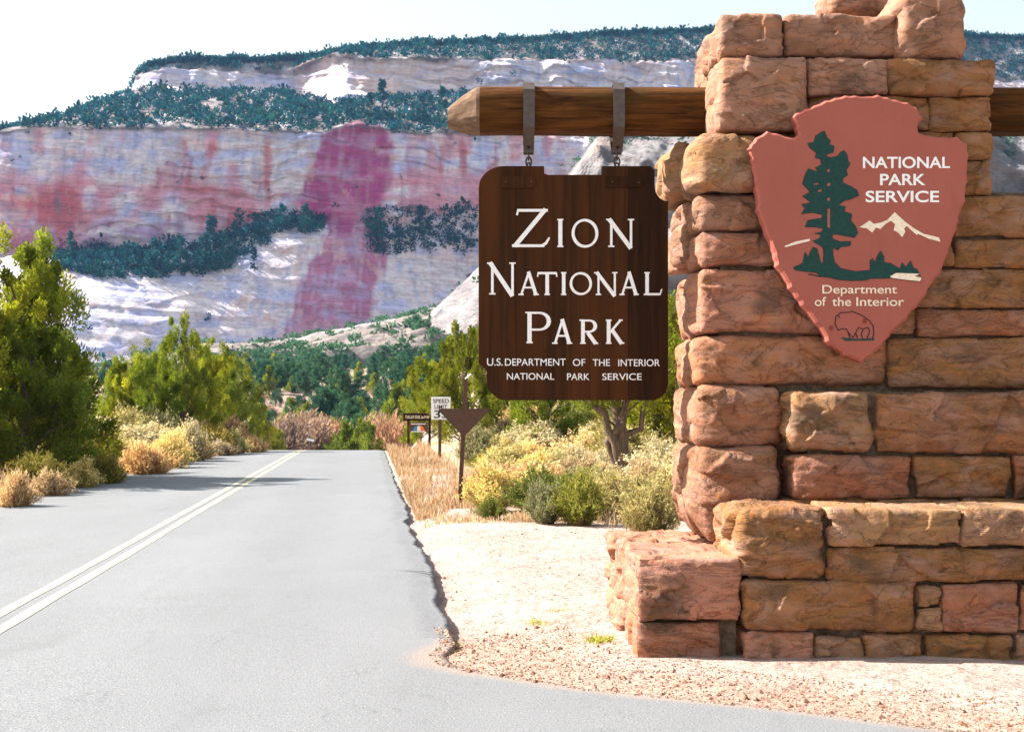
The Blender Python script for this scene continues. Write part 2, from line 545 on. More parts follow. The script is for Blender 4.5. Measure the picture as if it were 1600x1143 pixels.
def road_surface(X, Y):
    return road_z(Y) + 0.006 * fbm(v3(X * 0.7, Y * 0.4, 0), 3, 44).reshape(np.shape(X))

def build_road():
    ys = np.concatenate([np.arange(-12, 4, 0.25), np.arange(4, 22, 0.03), np.arange(22, 60, 0.15), np.arange(60, 118, 0.8)])
    xl, xr = edge_left(ys), edge_right(ys)
    t = np.concatenate([[0], np.linspace(0.004, 0.9, 26), np.linspace(0.91, 1.0, 16), [1.0]])
    X = xl[:, None] + (xr - xl)[:, None] * t[None, :]
    Y = np.repeat(ys[:, None], len(t), 1)
    Z = road_surface(X, Y)
    er = X[:, -1:] - X
    Z = Z - 0.03 * (1 - s01(0, 0.25, er)) * (0.7 + 0.3 * fbm(v3(0 * X, Y * 2, 5), 4, 4).reshape(X.shape)) * (ys > 9)[:, None]
    Z[:, 0] -= 0.22
    Z[:, -1] -= 0.22
    X[:, -1] += 0.004
    V = v3(X, Y, Z)
    n, m = X.shape
    i = np.arange(n * m).reshape(n, m)
    F = np.stack([i[:-1, :-1], i[:-1, 1:], i[1:, 1:], i[1:, :-1]], -1).reshape(-1, 4)
    col = np.ones((len(V), 3))
    nz = fbm(v3(X * 1.2, Y * 1.2, 0), 4, 51)
    u = (X - (0.56 + ROADK * Y)).ravel()
    # wheel tracks worn a little paler, dust blown onto the flare
    track = np.exp(-((u + 0.9) / 0.35) ** 2) + np.exp(-((u + 2.5) / 0.35) ** 2) + np.exp(-((u + 4.3) / .35) ** 2) + np.exp(-((u + 5.9) / .35) ** 2)
    col *= (1 + 0.035 * track + 0.05 * nz)[:, None]
    dust = (1 - s01(0.0, 0.28, er.ravel() + 0.22 * nz)) * (Y.ravel() < 9.0)
    col = col * (1 - 0.7 * dust[:, None]) + 0.7 * dust[:, None] * np.array([1.7, 1.25, 0.95])
    road = tag(obj('road', mesh_np('road', V, F, col), MAT['asphalt']), kind='structure')
    for c in (-0.105, 0.105):
        yy = np.concatenate([np.arange(-10, 60, 0.25), np.arange(60, 110, 0.8)])
        xc = 0.56 - 3.36 + ROADK * yy + c
        V, F = [], []
        for a, b in zip(yy, xc):
            for s in (-0.052, 0, 0.052):
                wob = 0.004 * math.sin(a * 3.1 + s * 40)
                V.append((b + s + wob, a, float(road_surface(np.array([b + s + wob]), np.array([a]))[0]) + 0.004))
        for k in range(len(yy) - 1):
            for j in (0, 1):
                F.append((k * 3 + j, k * 3 + j + 1, k * 3 + j + 4, k * 3 + j + 3))
        obj('centre_line', poly_mesh('centre_line', V, F), MAT['line'], road)
    # cracks where the edge breaks away
    for (x0, y0, x1, y1, w) in ((612, 891, 672, 894, .022), (650, 893, 690, 905, .03), (650, 906, 683, 915, .012), (640, 862, 664, 868, .012), (618, 800, 641, 803, .02)):
        Ya = CAMH * FPX / (y0 - HY); Yb = CAMH * FPX / (y1 - HY)
        a, b = P(x0, y0, Ya), P(x1, y1, Yb)
        V, F = [], []
        for k in range(9):
            f = k / 8
            p = a + (b - a) * f + np.array([0, 0.02 * math.sin(k * 2.3), 0])
            p[0] = min(p[0], float(edge_right(np.array([p[1]]))[0]) + 0.0)
            V += [(p[0], p[1] - w * f, 0.0085), (p[0], p[1] + w * f, 0.0085)]
        for k in range(8): F.append((2 * k, 2 * k + 2, 2 * k + 3, 2 * k + 1))
        obj('crack', poly_mesh('crack', V, F), MAT['crack'], road)
build_road()

# ------------------------------------------------------------------ mesa, ridge and dome
def curve(pts):
    a = np.array(pts, float)
    return lambda x: np.interp(x, a[:, 0], a[:, 1])
SKYL = curve([(-500, 330), (-200, 262), (0, 203), (40, 200), (100, 198), (140, 186), (180, 162), (208, 143), (212, 118), (225, 104), (270, 96), (340, 94), (420, 97), (480, 93), (540, 82), (600, 74), (700, 68), (800, 65), (900, 58), (1000, 52), (1100, 50), (1300, 52), (1500, 56), (1600, 62), (1900, 75), (2400, 90)])
UTOP = curve([(-500, 331), (-200, 263), (0, 204), (40, 201), (100, 199), (140, 187), (180, 163), (208, 144), (214, 119), (260, 108), (400, 112), (440, 116), (470, 104), (520, 88), (560, 92), (700, 92), (900, 92), (1100, 97), (1400, 118), (1600, 126), (2400, 140)])
UBOT = curve([(-500, 332), (-200, 264), (0, 205), (40, 202), (100, 200), (140, 188), (180, 164), (208, 145), (214, 134), (300, 138), (400, 140), (450, 142), (520, 160), (560, 152), (700, 146), (900, 146), (1100, 150), (1600, 160), (2400, 170)])
MTOP = curve([(-500, 334), (-200, 266), (0, 206), (60, 200), (200, 199), (400, 203), (500, 204), (560, 193), (620, 204), (740, 208), (900, 210), (1100, 212), (1600, 214), (2400, 220)])
MBOT = curve([(-500, 430), (0, 402), (100, 394), (200, 386), (320, 368), (390, 346), (450, 332), (520, 352), (600, 348), (680, 334), (760, 326), (900, 330), (1600, 340), (2400, 340)])
BBOT = curve([(-500, 455), (0, 432), (100, 428), (220, 440), (330, 438), (400, 400), (470, 372), (540, 372), (600, 395), (700, 410), (760, 412), (900, 415), (2400, 420)])
SBOT = curve([(-500, 600), (0, 570), (200, 556), (300, 545), (450, 528), (600, 515), (700, 505), (1000, 500), (2400, 500)])

def build_mesa():
    nx = 820
    X = np.linspace(-360, 640, nx)
    strike = 0.42
    # depth of each break of slope, and how many rows lead to it from the previous one
    knots = [(455, None, 1), (518, SBOT, 12), (548, BBOT, 62), (584, MBOT, 26), (604, MTOP, 120), (712, UBOT, 40), (724, UTOP, 44), (772, SKYL, 24), (1150, None, 6)]
    rows = []
    for k, (Yk, fn, n) in enumerate(knots):
        Y = Yk + strike * (X + 100)
        if k == 1: Y = Y + 0.38 * np.clip(X + 135, 0, 200) - 1.3 * np.clip(-126 - X, 0, 80)
        if k == 2: Y = Y + 0.34 * np.clip(X + 150, 0, 200)
        if k in (3, 4): Y = Y + 0.7 * np.clip(-222 - X, 0, 50)
        if k in (5, 6): Y = Y + 1.15 * np.clip(-94 - X, 0, 34)
        px = HX + FPX * X / Y
        if fn is None and k == 0:
            z = np.full(nx, 8.0)
        elif fn is None:
            z = CAMH + (HY - SKYL(HX + FPX * X / Y)) * rows[-1][0] / FPX - 8
            z = rows[-1][1] - 6
        else:
            jag = 3.2 * fbm(v3(X / 7, k, 0), 4, 640 + k) + 2.2 * (fbm(v3(X / 3, k, 5), 2, 660 + k) > 0.25)
            z = CAMH + (HY - fn(px) - (jag if k in (3, 4, 5, 6) else 0.6 * jag)) * Y / FPX
        rows.append((Y, z, n))
    Ys, Zs, S = [rows[0][0]], [rows[0][1]], [np.zeros(nx)]
    for k in range(1, len(rows)):
        n = rows[k][2]
        for j in range(1, n + 1):
            f = j / n
            Ys.append(rows[k - 1][0] * (1 - f) + rows[k][0] * f)
            Zs.append(rows[k - 1][1] * (1 - f) + rows[k][1] * f)
            S.append(np.full(nx, k - 1 + f))
    Y = np.array(Ys); Z = np.array(Zs); S = np.array(S)
    Xg = np.repeat(X[None, :], len(Y), 0)
    p = v3(Xg, Z, S * 0)
    n1 = fbm(v3(Xg / 55, Z / 70, 0), 4, 61).reshape(Y.shape)
    n2 = fbm(v3(Xg / 14, Z / 40, 3), 4, 62).reshape(Y.shape)          # upright flutes
    n3 = fbm(v3(Xg / 60 + Z / 90, Z / 3.2 + Xg / 45, 7), 4, 63).reshape(Y.shape)   # bedding ledges
    wc = s01(2.9, 3.1, S) * (1 - s01(3.95, 4.05, S)) + s01(4.9, 5.05, S) * (1 - s01(5.95, 6.05, S))
    ws = s01(0.9, 1.3, S) * (1 - s01(2.6, 3.0, S))
    # no big relief where it would turn the shaded wall towards the sun
    ter = (Z / 9.0 + 2.2 * n1 + 0.5 * n2) % 1.0                       # broken ledges
    crk = 1 - s01(0.0, 0.035, np.abs(fbm(v3(Xg / 26, Z / 55, 11), 3, 64).reshape(Y.shape)))
    dY = wc * (8.0 * n1 + 3.2 * n2 + 2.2 * n3 + 1.5 * s01(0.0, 0.9, ter) * s01(-0.3, 0.3, np.roll(n1, 90, 1)) + 2.0 * np.abs(fbm(v3(Xg / 9, Z / 30, 15), 3, 65).reshape(Y.shape)) + 0.7 * crk) + ws * (4.0 * n1 + 1.8 * n3 + 0.8 * s01(0, .9, ter))
    # big alcove and buttress edge right of the red stain, little steps along the rim
    pxg = HX + FPX * Xg / Y
    dY += wc * (4.0 * s01(505, 520, pxg) * (1 - s01(700, 712, pxg)) * s01(3.2, 3.9, S) * (S < 4.2))
    dY += wc * (3.0 * s01(450, 458, pxg) * (1 - s01(505, 520, pxg)))
    wt = 1 - wc - ws
    dZ = wt * (2.0 * n1 + 1.2 * n2) * s01(0.5, 1.2, S) * (1 - s01(6.2, 7, S) * 0.5)
    Y2, Z2 = Y + dY, Z + dZ
    V = v3(Xg, Y2, Z2)
    nr = len(Y)
    i = np.arange(nr * nx).reshape(nr, nx)
    F = np.stack([i[:-1, :-1], i[:-1, 1:], i[1:, 1:], i[1:, :-1]], -1).reshape(-1, 4)
    # ---- rock colours: pale cap rock, pink and lilac beds, red mineral stains running down
    x = pxg.ravel(); y = (HY - (Z.ravel() - CAMH) * FPX / Y.ravel())
    wob = fbm(v3(x / 60, y / 40, 0), 4, 71); fine = fbm(v3(x / 9, y / 60, 1), 4, 72); bl = fbm(v3(x / 30, y / 14, 2), 4, 73)
    cream = np.array([0.62, 0.565, 0.56]); grey = np.array([0.38, 0.425, 0.64]); pink = np.array([0.54, 0.235, 0.27]); lilac = np.array([0.36, 0.22, 0.35]); red = np.array([0.42, 0.085, 0.09]); stain = np.array([0.33, 0.032, 0.15]); tan = np.array([0.60, 0.43, 0.35])
    c = np.repeat(cream[None], len(x), 0)
    def lay(c, col, w):
        w = np.clip(w, 0, 1)[:, None]
        return c * (1 - w) + col * w
    c = lay(c, grey, 0.75 * s01(-0.2, 0.4, bl))
    c = lay(c, grey * 0.8, 0.6 * s01(0.15, 0.45, fbm(v3(x / 7, y / 30, 12), 4, 85)))
    crkc = crk.ravel() * wc.ravel()
    fl = fbm(v3(x / 5, y / 90, 13), 3, 86)
    cliff = s01(2.85, 3.05, S.ravel()) * (1 - s01(4.0, 4.05, S.ravel()))
    upper = s01(4.9, 5.0, S.ravel()) * (1 - s01(6.0, 6.1, S.ravel()))
    c = lay(c, tan, 0.45 * upper * s01(-0.2, 0.5, wob) + 0.35 * upper * s01(0.0, 0.4, fbm(v3(x / 40, y / 5, 5), 3, 77)))
    yb = y + 26 * wob
    c = lay(c, pink, cliff * 0.9 * s01(255, 300, yb) * (1 - s01(335, 362, yb)) * s01(-0.35, 0.25, fbm(v3(x / 34, y / 20, 21), 4, 87)))
    c = lay(c, pink, cliff * 0.7 * s01(0.12, 0.45, fbm(v3(x / 26, y / 55, 8), 4, 78)))
    c = lay(c, lilac, cliff * 0.9 * s01(338, 362, yb) * s01(-0.6, 0.1, bl))
    c = lay(c, red, cliff * 0.75 * s01(0.30, 0.55, fbm(v3(x / 22, y / 70, 9), 4, 79)) * s01(205, 225, y))
    # left red patch with dark drips
    m = np.exp(-((x - 90) / 48) ** 2 - ((y - 318) / 26) ** 2) + 0.8 * np.exp(-((x - 100) / 22) ** 2 - ((y - 345) / 70) ** 2) + 0.6 * np.exp(-((x - 30) / 40) ** 2 - ((y - 318) / 16) ** 2)
    c = lay(c, red, 0.95 * np.clip(m * 1.1 + 0.25 * fine * (m > .1), 0, 1))
    c = lay(c, np.array([0.17, 0.10, 0.13]), np.exp(-((x - 90 + 3 * fine) / 5) ** 2 - ((y - 318) / 20) ** 2) + 0.7 * np.exp(-((y - 322) / 7) ** 2 - ((x - 18) / 14) ** 2) * s01(-.2, .3, fine))
    # diagonal pink band
    d = (y - 300) - 0.35 * (x - 330)
    c = lay(c, red, 0.6 * np.exp(-(d / 22) ** 2) * s01(240, 300, x) * (1 - s01(430, 470, x)) * s01(-.4, .3, wob))
    # the broad wine-red stain
    xl_ = np.interp(y, [190, 205, 260, 310, 340, 352, 372, 400, 450, 525], [548, 516, 482, 464, 476, 512, 506, 496, 466, 440])
    xr_ = np.interp(y, [190, 205, 260, 310, 340, 352, 372, 400, 450, 525], [580, 610, 616, 602, 588, 566, 598, 604, 590, 572])
    e = 13 * fine + 12 * wob + 6 * bl
    ms = s01(-5, 5, x - xl_ + e) * (1 - s01(-7, 9, x - xr_ + e)) * (y > 186) * (S.ravel() < 4.15)
    ms2 = ms * (1 - 0.42 * s01(-0.1, 0.5, bl)) * (1 - 0.35 * s01(0.0, 0.5, fl)) * np.where(y > 365, 0.80 - 0.25 * s01(480, 530, y), 0.97)
    c = lay(c, stain, ms2)
    c = lay(c, stain, 0.45 * np.exp(-((x - 630) / 26) ** 2) * (y > 205) * (y < 330) * s01(-.3, .4, fine))
    c = lay(c, pink, 0.55 * (x > 640) * cliff * s01(258, 290, yb) * (1 - s01(310, 335, yb)))
    # soil on the benches
    c = c * (1 - 0.16 * crkc[:, None]) * (1 - 0.10 * cliff[:, None] * s01(0.1, 0.5, fl)[:, None])
    bench = s01(3.97, 4.0, S.ravel()) * (1 - s01(4.9, 5, S.ravel())) + s01(5.96, 6.0, S.ravel())
    c = lay(c, np.array([0.11, 0.095, 0.075]), 0.94 * bench * s01(-.9, .2, bl))
    me = mesh_np('mesa', V, F, np.clip(c * np.array([1.18, 1.16, 1.22]), 0.02, 0.9))
    tag(obj('mesa', me, MAT['cliff']), kind='structure')
    return Xg, Y2, Z2, S, pxg, (HY - (Z2 - CAMH) * FPX / Y2)
MESA = build_mesa()

def build_ridge():
    """sunlit slickrock ridge in front of the mesa, rising to the right"""
    crest = curve([(-300, 640), (150, 600), (300, 560), (340, 548), (420, 536), (500, 522), (580, 506), (640, 494), (680, 486), (760, 470), (900, 440), (1300, 420), (2200, 420)])
    nx, nr = 420, 110
    X = np.linspace(-170, 330, nx)
    T = np.linspace(0, 1, nr)
    Yc = 440 + 0.10 * X
    zc = CAMH + (HY - crest(HX + FPX * X / Yc)) * Yc / FPX
    Y = Yc[None, :] - 95 * (1 - T[:, None]) ** 1.0
    base = 9.0 + 0 * X
    prof = 1 - (1 - T) ** 1.7
    Z = base[None] + (zc - base)[None] * prof[:, None]
    Yb = Yc[None, :] + 40 * T[1:8, None] / T[7]
    Zb = zc[None, :] - 30 * (T[1:8, None] / T[7])
    Y = np.concatenate([Y, Yb]); Z = np.concatenate([Z, Zb])
    Xg = np.repeat(X[None], len(Y), 0)
    n1 = fbm(v3(Xg / 30, Y / 30, 0), 4, 91).reshape(Y.shape)
    n2 = fbm(v3(Xg / 34 - Y / 50, (Z - 0.14 * Xg) / 2.2, 3), 4, 92).reshape(Y.shape)
    w = 0.3 + 0.7 * (1 - np.concatenate([T, np.ones(7)])[:, None])
    n5 = np.abs(fbm(v3((Xg + Y * 0.3) / 22, (Y - 0.5 * Xg) / 9, 4), 4, 94).reshape(Y.shape))
    Z = Z + w * (4.2 * n1 + 3.4 * n2 + 5.0 * n5)
    V = v3(Xg, Y, Z)
    i = np.arange(V.shape[0]).reshape(Y.shape)
    F = np.stack([i[:-1, :-1], i[:-1, 1:], i[1:, 1:], i[1:, :-1]], -1).reshape(-1, 4)
    bl = fbm(v3(Xg / 20, Y / 12, 2), 4, 93)
    c = np.array([0.29, 0.27, 0.265])[None] * (1 + 0.4 * bl[:, None])
    tp = np.repeat(np.concatenate([T, np.ones(7)])[:, None], nx, 1).ravel()
    soil = (1 - s01(0.50, 0.85, tp + 0.25 * bl))
    c = c * (1 - soil[:, None]) + soil[:, None] * np.array([0.225, 0.195, 0.175])
    tag(obj('slickrock_ridge', mesh_np('slickrock_ridge', V, F, c), MAT['cliff']), kind='structure')
    return Xg, Y, Z, tp.reshape(Y.shape)
RIDGE = build_ridge()

def build_dome():
    """big white sandstone dome behind the hanging sign"""
    crest = curve([(560, 700), (640, 575), (655, 536), (660, 508), (676, 482), (704, 454), (745, 416), (800, 362), (890, 272), (930, 222), (965, 204), (1010, 206), (1100, 214), (1300, 206), (1500, 190), (1600, 196), (1800, 240), (2300, 420)])
    nx, nr = 420, 120
    X = np.linspace(-48, 300, nx)
    T = np.linspace(0, 1, nr)
    Yc = 400 + 0.10 * X
    zc = CAMH + (HY - crest(HX + FPX * X / Yc)) * Yc / FPX
    ang = T[:, None] * (math.pi / 2)
    base = 4.0
    Y = Yc[None] - (30 + 0.35 * np.maximum(zc - base, 0)[None]) * np.cos(ang) ** 1.1
    Z = base + np.maximum(zc - base, 0.2)[None] * np.sin(ang) ** 0.9
    k = 14
    tb = np.linspace(0.1, 1, k)[:, None]
    Y = np.concatenate([Y, Yc[None] + 60 * tb]); Z = np.concatenate([Z, base + np.maximum(zc - base, 0.2)[None] * (1 - 0.5 * tb ** 2)])
    Xg = np.repeat(X[None], len(Y), 0)
    n1 = fbm(v3(Xg / 24, Z / 30, 0), 4, 101).reshape(Y.shape)
    n2 = fbm(v3(Xg / 40 + Z / 60, (Z + 0.5 * Xg) / 3.0, 3), 4, 102).reshape(Y.shape)
    n3 = fbm(v3((Xg - 0.6 * Z) / 9, Z / 60, 6), 3, 103).reshape(Y.shape)
    n4 = np.abs(fbm(v3((Xg + 0.4 * Z) / 13, Z / 16, 9), 4, 105).reshape(Y.shape))
    Y = Y + 12.0 * n1 + 3.0 * n2 + 6.0 * n3 + 9.0 * n4
    V = v3(Xg, Y, Z)
    i = np.arange(V.shape[0]).reshape(Y.shape)
    F = np.stack([i[:-1, :-1], i[:-1, 1:], i[1:, 1:], i[1:, :-1]], -1).reshape(-1, 4)
    bl = fbm(v3(Xg / 14, Z / 8, 2), 4, 104)
    c = np.array([0.215, 0.205, 0.205])[None] * (1 + 0.5 * bl[:, None])
    tag(obj('sandstone_dome', mesh_np('sandstone_dome', V, F, c), MAT['cliff']), kind='structure')
    return Xg, Y, Z
DOME = build_dome()

# ------------------------------------------------------------------ foliage
def unit(v):
    return v / (np.linalg.norm(v, axis=-1, keepdims=True) + 1e-9)
def rdir(n, rng):
    return unit(rng.normal(size=(n, 3)))
def leaf_quads(p, d, l, w, rng, col, taper=0.35):
    """small leaf faces: base at p, pointing along d"""
    n = len(p)
    l = np.broadcast_to(l, (n,))[:, None]; w = np.broadcast_to(w, (n,))[:, None]
    s = unit(np.cross(d, rdir(n, rng))) * w * 0.5
    V = np.stack([p - s * 0.6, p + s * 0.6, p + d * l * 0.55 + s, p + d * l + s * taper, p + d * l - s * taper, p + d * l * 0.55 - s], 1)
    V = V.reshape(-1, 3)
    b = np.arange(n)[:, None] * 6
    F = np.concatenate([b + np.array([0, 1, 2, 5]), b + np.array([5, 2, 3, 4])]).reshape(-1, 4)
    C = np.repeat(np.broadcast_to(col, (n, 3)), 6, 0)
    return V, F, C
def cat(parts):
    V, F, C, o = [], [], [], 0
    for v, f, c in parts:
        V.append(v); F.append(f + o); C.append(c); o += len(v)
    return np.concatenate(V), np.concatenate(F), np.concatenate(C)

def limb_path(a, b, rng, n=6, wob=0.08):
    t = np.linspace(0, 1, n)[:, None]
    L = np.linalg.norm(b - a)
    p = a + (b - a) * t
    p[1:-1] += rng.normal(size=(n - 2, 3)) * wob * L * np.array([1, 1, .6])
    return p

def make_juniper(name, mat, seed, H=4.6, Rm=1.5, nclump=110, per=210, leaf=0.085, shape='cone', trunk_h=0.25, tops=2, fork=False, csize=1.0):
    rng = np.random.default_rng(seed)
    root = thing(name, 'x', 'tree', (0, 0, 0))
    parts, limbs = [], []
    spires = [(rng.uniform(-.42, .42) * Rm, rng.uniform(-.3, .3) * Rm, rng.uniform(.78, .98)) for _ in range(tops - 1)] + [(0.0, 0.0, 1.0)]
    stem = limb_path(np.array([0, 0, -0.15]), np.array([rng.uniform(-.1, .1), rng.uniform(-.1, .1), H * 0.8]), rng, 8, 0.025)
    limbs.append(tube(stem, np.linspace(0.055 * H ** .9, 0.012, 8), 8))
    if fork:
        for sx, hh in ((-.75, .55), (.9, .5), (0.35, .75)):
            e = np.array([sx * Rm * 0.75, rng.uniform(-.3, .3), hh * H])
            limbs.append(tube(limb_path(np.array([0, 0, 0.10 + 0.2 * rng.random()]), e, rng, 8, 0.05), np.linspace(0.032 * H ** .9, 0.012, 8), 7))
    for k in range(nclump):
        sx, sy, sh = spires[rng.integers(0, len(spires))]
        f = rng.beta(1.2, 1.25)
        h = trunk_h + (1 - trunk_h) * f
        if shape == 'cone': env = (1 - f ** 1.5) * 0.92 + 0.06
        elif shape == 'round': env = math.sqrt(max(0.02, 1 - (2 * f - 0.85) ** 2 / 1.4))
        else: env = (1 - f) ** 0.75 * 0.95 + 0.04
        a = rng.uniform(0, 2 * math.pi)
        r = Rm * env * rng.uniform(0.35, 1.0) ** 0.6 * (0.75 + 0.35 * math.sin(3 * a + seed))
        c = np.array([sx * (0.3 + 0.7 * f) + r * math.cos(a), sy + r * math.sin(a), H * h * (sh if f > 0.5 else 1)])
        ax = unit(np.array([math.cos(a) * (1 - f) * 0.9, math.sin(a) * (1 - f) * 0.9, 0.55 + f]))
        ln = rng.uniform(0.26, 0.5) * csize * (1.1 - 0.45 * f); wd = ln * rng.uniform(0.42, 0.62)
        n = int(per * rng.uniform(0.7, 1.3))
        q = rdir(n, rng) * (rng.random((n, 1)) ** 0.45)
        q = q * wd + ax * ((q @ ax)[:, None]) * (ln - wd)
        pos = c + q
        d = unit(ax * 0.7 + unit(q) * 0.6 + rdir(n, rng) * 0.55)
        tone = rng.uniform(0.62, 1.38)
        shade = tone * rng.uniform(0.8, 1.2, (n, 1))
        tint = np.array([1.0, 1.0, 1.0]) * shade * (1 + np.array([0.25, 0.12, -.1]) * rng.random())
        parts.append(leaf_quads(pos, d, leaf * rng.uniform(.6, 1.3, n), leaf * 0.42, rng, tint))
        if k % 3 == 0:
            st = stem[min(7, max(1, int((trunk_h + (1 - trunk_h) * f * 0.8) * 7)))]
            limbs.append(tube(limb_path(st, c, rng, 5, 0.06), np.linspace(0.028, 0.008, 5) * (1.3 - f), 5))
    V, F, C = cat(parts)
    obj('crown', mesh_np('crown', V, F, C), mat, root)
    V, F = join(limbs)
    obj('trunk', mesh_np('trunk', V, F), MAT['bark'], root)
    return root

def make_pine(name, mat, seed, H=10, Rm=2.0, nb=60, per=26, leaf=0.45, bare=0.15):
    """small open conifer for the middle distance"""
    rng = np.random.default_rng(seed)
    root = thing(name, 'x', 'tree', (0, 0, 0))
    parts = []
    for k in range(nb):
        f = rng.random() ** 0.9
        h = H * (bare + (1 - bare) * f)
        a = rng.uniform(0, 2 * math.pi)
        Lb = Rm * ((1 - f) ** 0.8 * 0.95 + 0.06) * rng.uniform(0.6, 1.1)
        t = rng.random((per, 1)) ** 0.6
        pos = np.array([0, 0, h]) + t * Lb * np.array([math.cos(a), math.sin(a), -0.12]) + rng.normal(size=(per, 3)) * 0.09 * Rm
        d = unit(np.array([math.cos(a), math.sin(a), 0.45]) + rdir(per, rng) * 0.8)
        parts.append(leaf_quads(pos, d, leaf * rng.uniform(.6, 1.3, per), leaf * 0.5, rng, np.ones(3) * rng.uniform(.7, 1.25)))
    V, F, C = cat(parts)
    obj('crown', mesh_np('crown', V, F, C), mat, root)
    V, F = tube([(0, 0, -0.4), (0.02 * H, 0, H * .5), (0, 0, H * .97)], [0.022 * H, 0.014 * H, 0.003 * H], 6)
    obj('trunk', mesh_np('trunk', V, F), MAT['bark'], root)
    return root

def shrub_mesh(seed, Rm=0.7, H=0.8, stems=260, leaves=2600, leaf=0.05, low=(0.2, 0.13, 0.07), mid=(0.14, 0.15, 0.06), tip=(0.2, 0.2, 0.08), tipfrac=0.25, upright=0.5, flower=None, nflower=0):
    """a desert shrub: stems fanning out of the ground, small leaves on their outer half, flower heads on the tips"""
    rng = np.random.default_rng(seed)
    parts = []
    a = rng.uniform(0, 2 * math.pi, stems)
    q = rng.random(stems) ** 0.6
    lobes = 0.82 + 0.25 * np.sin(a * 3 + seed) + 0.12 * np.sin(a * 7 + 2 * seed)
    tipp = np.stack([np.cos(a) * q * Rm * lobes, np.sin(a) * q * Rm * lobes, H * (1 - 0.62 * q ** 2.2) * rng.uniform(0.7, 1.08, stems)], 1)
    irr = 1 + 0.42 * fbm(v3(np.cos(a) * q * 2.3, np.sin(a) * q * 2.3, seed), 2, seed)
    tipp = tipp * irr[:, None] * np.where(rng.random(stems) < 0.04, 1.12, 1.0)[:, None]
    base = np.stack([np.cos(a) * q * Rm * 0.28, np.sin(a) * q * Rm * 0.28, np.full(stems, -0.04)], 1)
    mid_ = base * 0.45 + tipp * 0.55 + np.array([0, 0, 0.06 * H]) + rng.normal(size=(stems, 3)) * 0.03 * Rm
    for p0, p1 in ((base, mid_), (mid_, tipp)):
        d = p1 - p0
        L = np.linalg.norm(d, axis=1)
        parts.append(leaf_quads(p0, unit(d), L, 0.010 + 0.006 * rng.random(stems), rng, np.array(low) * rng.uniform(.7, 1.3, (stems, 1)), 0.6))
    k = rng.integers(0, stems, leaves)
    t = rng.random(leaves) ** 0.7
    pos = np.where(t[:, None] < 0.4, base[k] + (mid_[k] - base[k]) * (0.45 + t[:, None]), mid_[k] + (tipp[k] - mid_[k]) * ((t[:, None] - 0.4) / 0.6))
    pos = pos + rng.normal(size=(leaves, 3)) * 0.035 * Rm
    d = unit(unit(tipp[k] - base[k]) * upright + rdir(leaves, rng) * 0.6)
    colm = np.array(mid)[None] * (1 - (t[:, None] > 1 - tipfrac)) + np.array(tip)[None] * (t[:, None] > 1 - tipfrac)
    colm = colm * rng.uniform(0.7, 1.3, (leaves, 1)) * (0.75 + 0.35 * rng.random(stems)[k][:, None])
    parts.append(leaf_quads(pos, d, leaf * rng.uniform(.6, 1.4, leaves), leaf * 0.32, rng, colm))
    if nflower:
        k = rng.integers(0, stems, nflower)
        pos = tipp[k] + rng.normal(size=(nflower, 3)) * 0.035
        parts.append(leaf_quads(pos, unit(rdir(nflower, rng) + np.array([0, 0, .4])), 0.035, 0.03, rng, np.array(flower) * rng.uniform(.75, 1.2, (nflower, 1)), 0.8))
    V, F, C = cat(parts)
    return mesh_np('shrub', V, F, np.clip(C * np.array([1.28, 1.24, 1.15]), 0, 0.85))

def blades(xs, ys, h, w, rng, lean, cols, seg_bend=0.35):
    n = len(xs)
    z = ground_z(xs, ys)
    a = rng.uniform(0, 2 * math.pi, n)
    s = np.stack([np.cos(a), np.sin(a), 0 * a], 1) * w[:, None] * 0.5
    ln = rng.normal(size=(n, 2)) * lean[:, None]
    p0 = np.stack([xs, ys, z - 0.02], 1)
    p1 = p0 + np.stack([ln[:, 0] * 0.35, ln[:, 1] * 0.35, h * 0.6], 1)
    p2 = p0 + np.stack([ln[:, 0], ln[:, 1], h * (1 - 0.15 * np.abs(ln).sum(1))], 1)
    V = np.stack([p0 - s, p0 + s, p1 + s * .8, p2 + s * .25, p2 - s * .25, p1 - s * .8], 1).reshape(-1, 3)
    b = np.arange(n)[:, None] * 6
    F = np.concatenate([b + np.array([0, 1, 2, 5]), b + np.array([5, 2, 3, 4])]).reshape(-1, 4)
    C = np.repeat(cols, 6, 0)
    return V, F, C

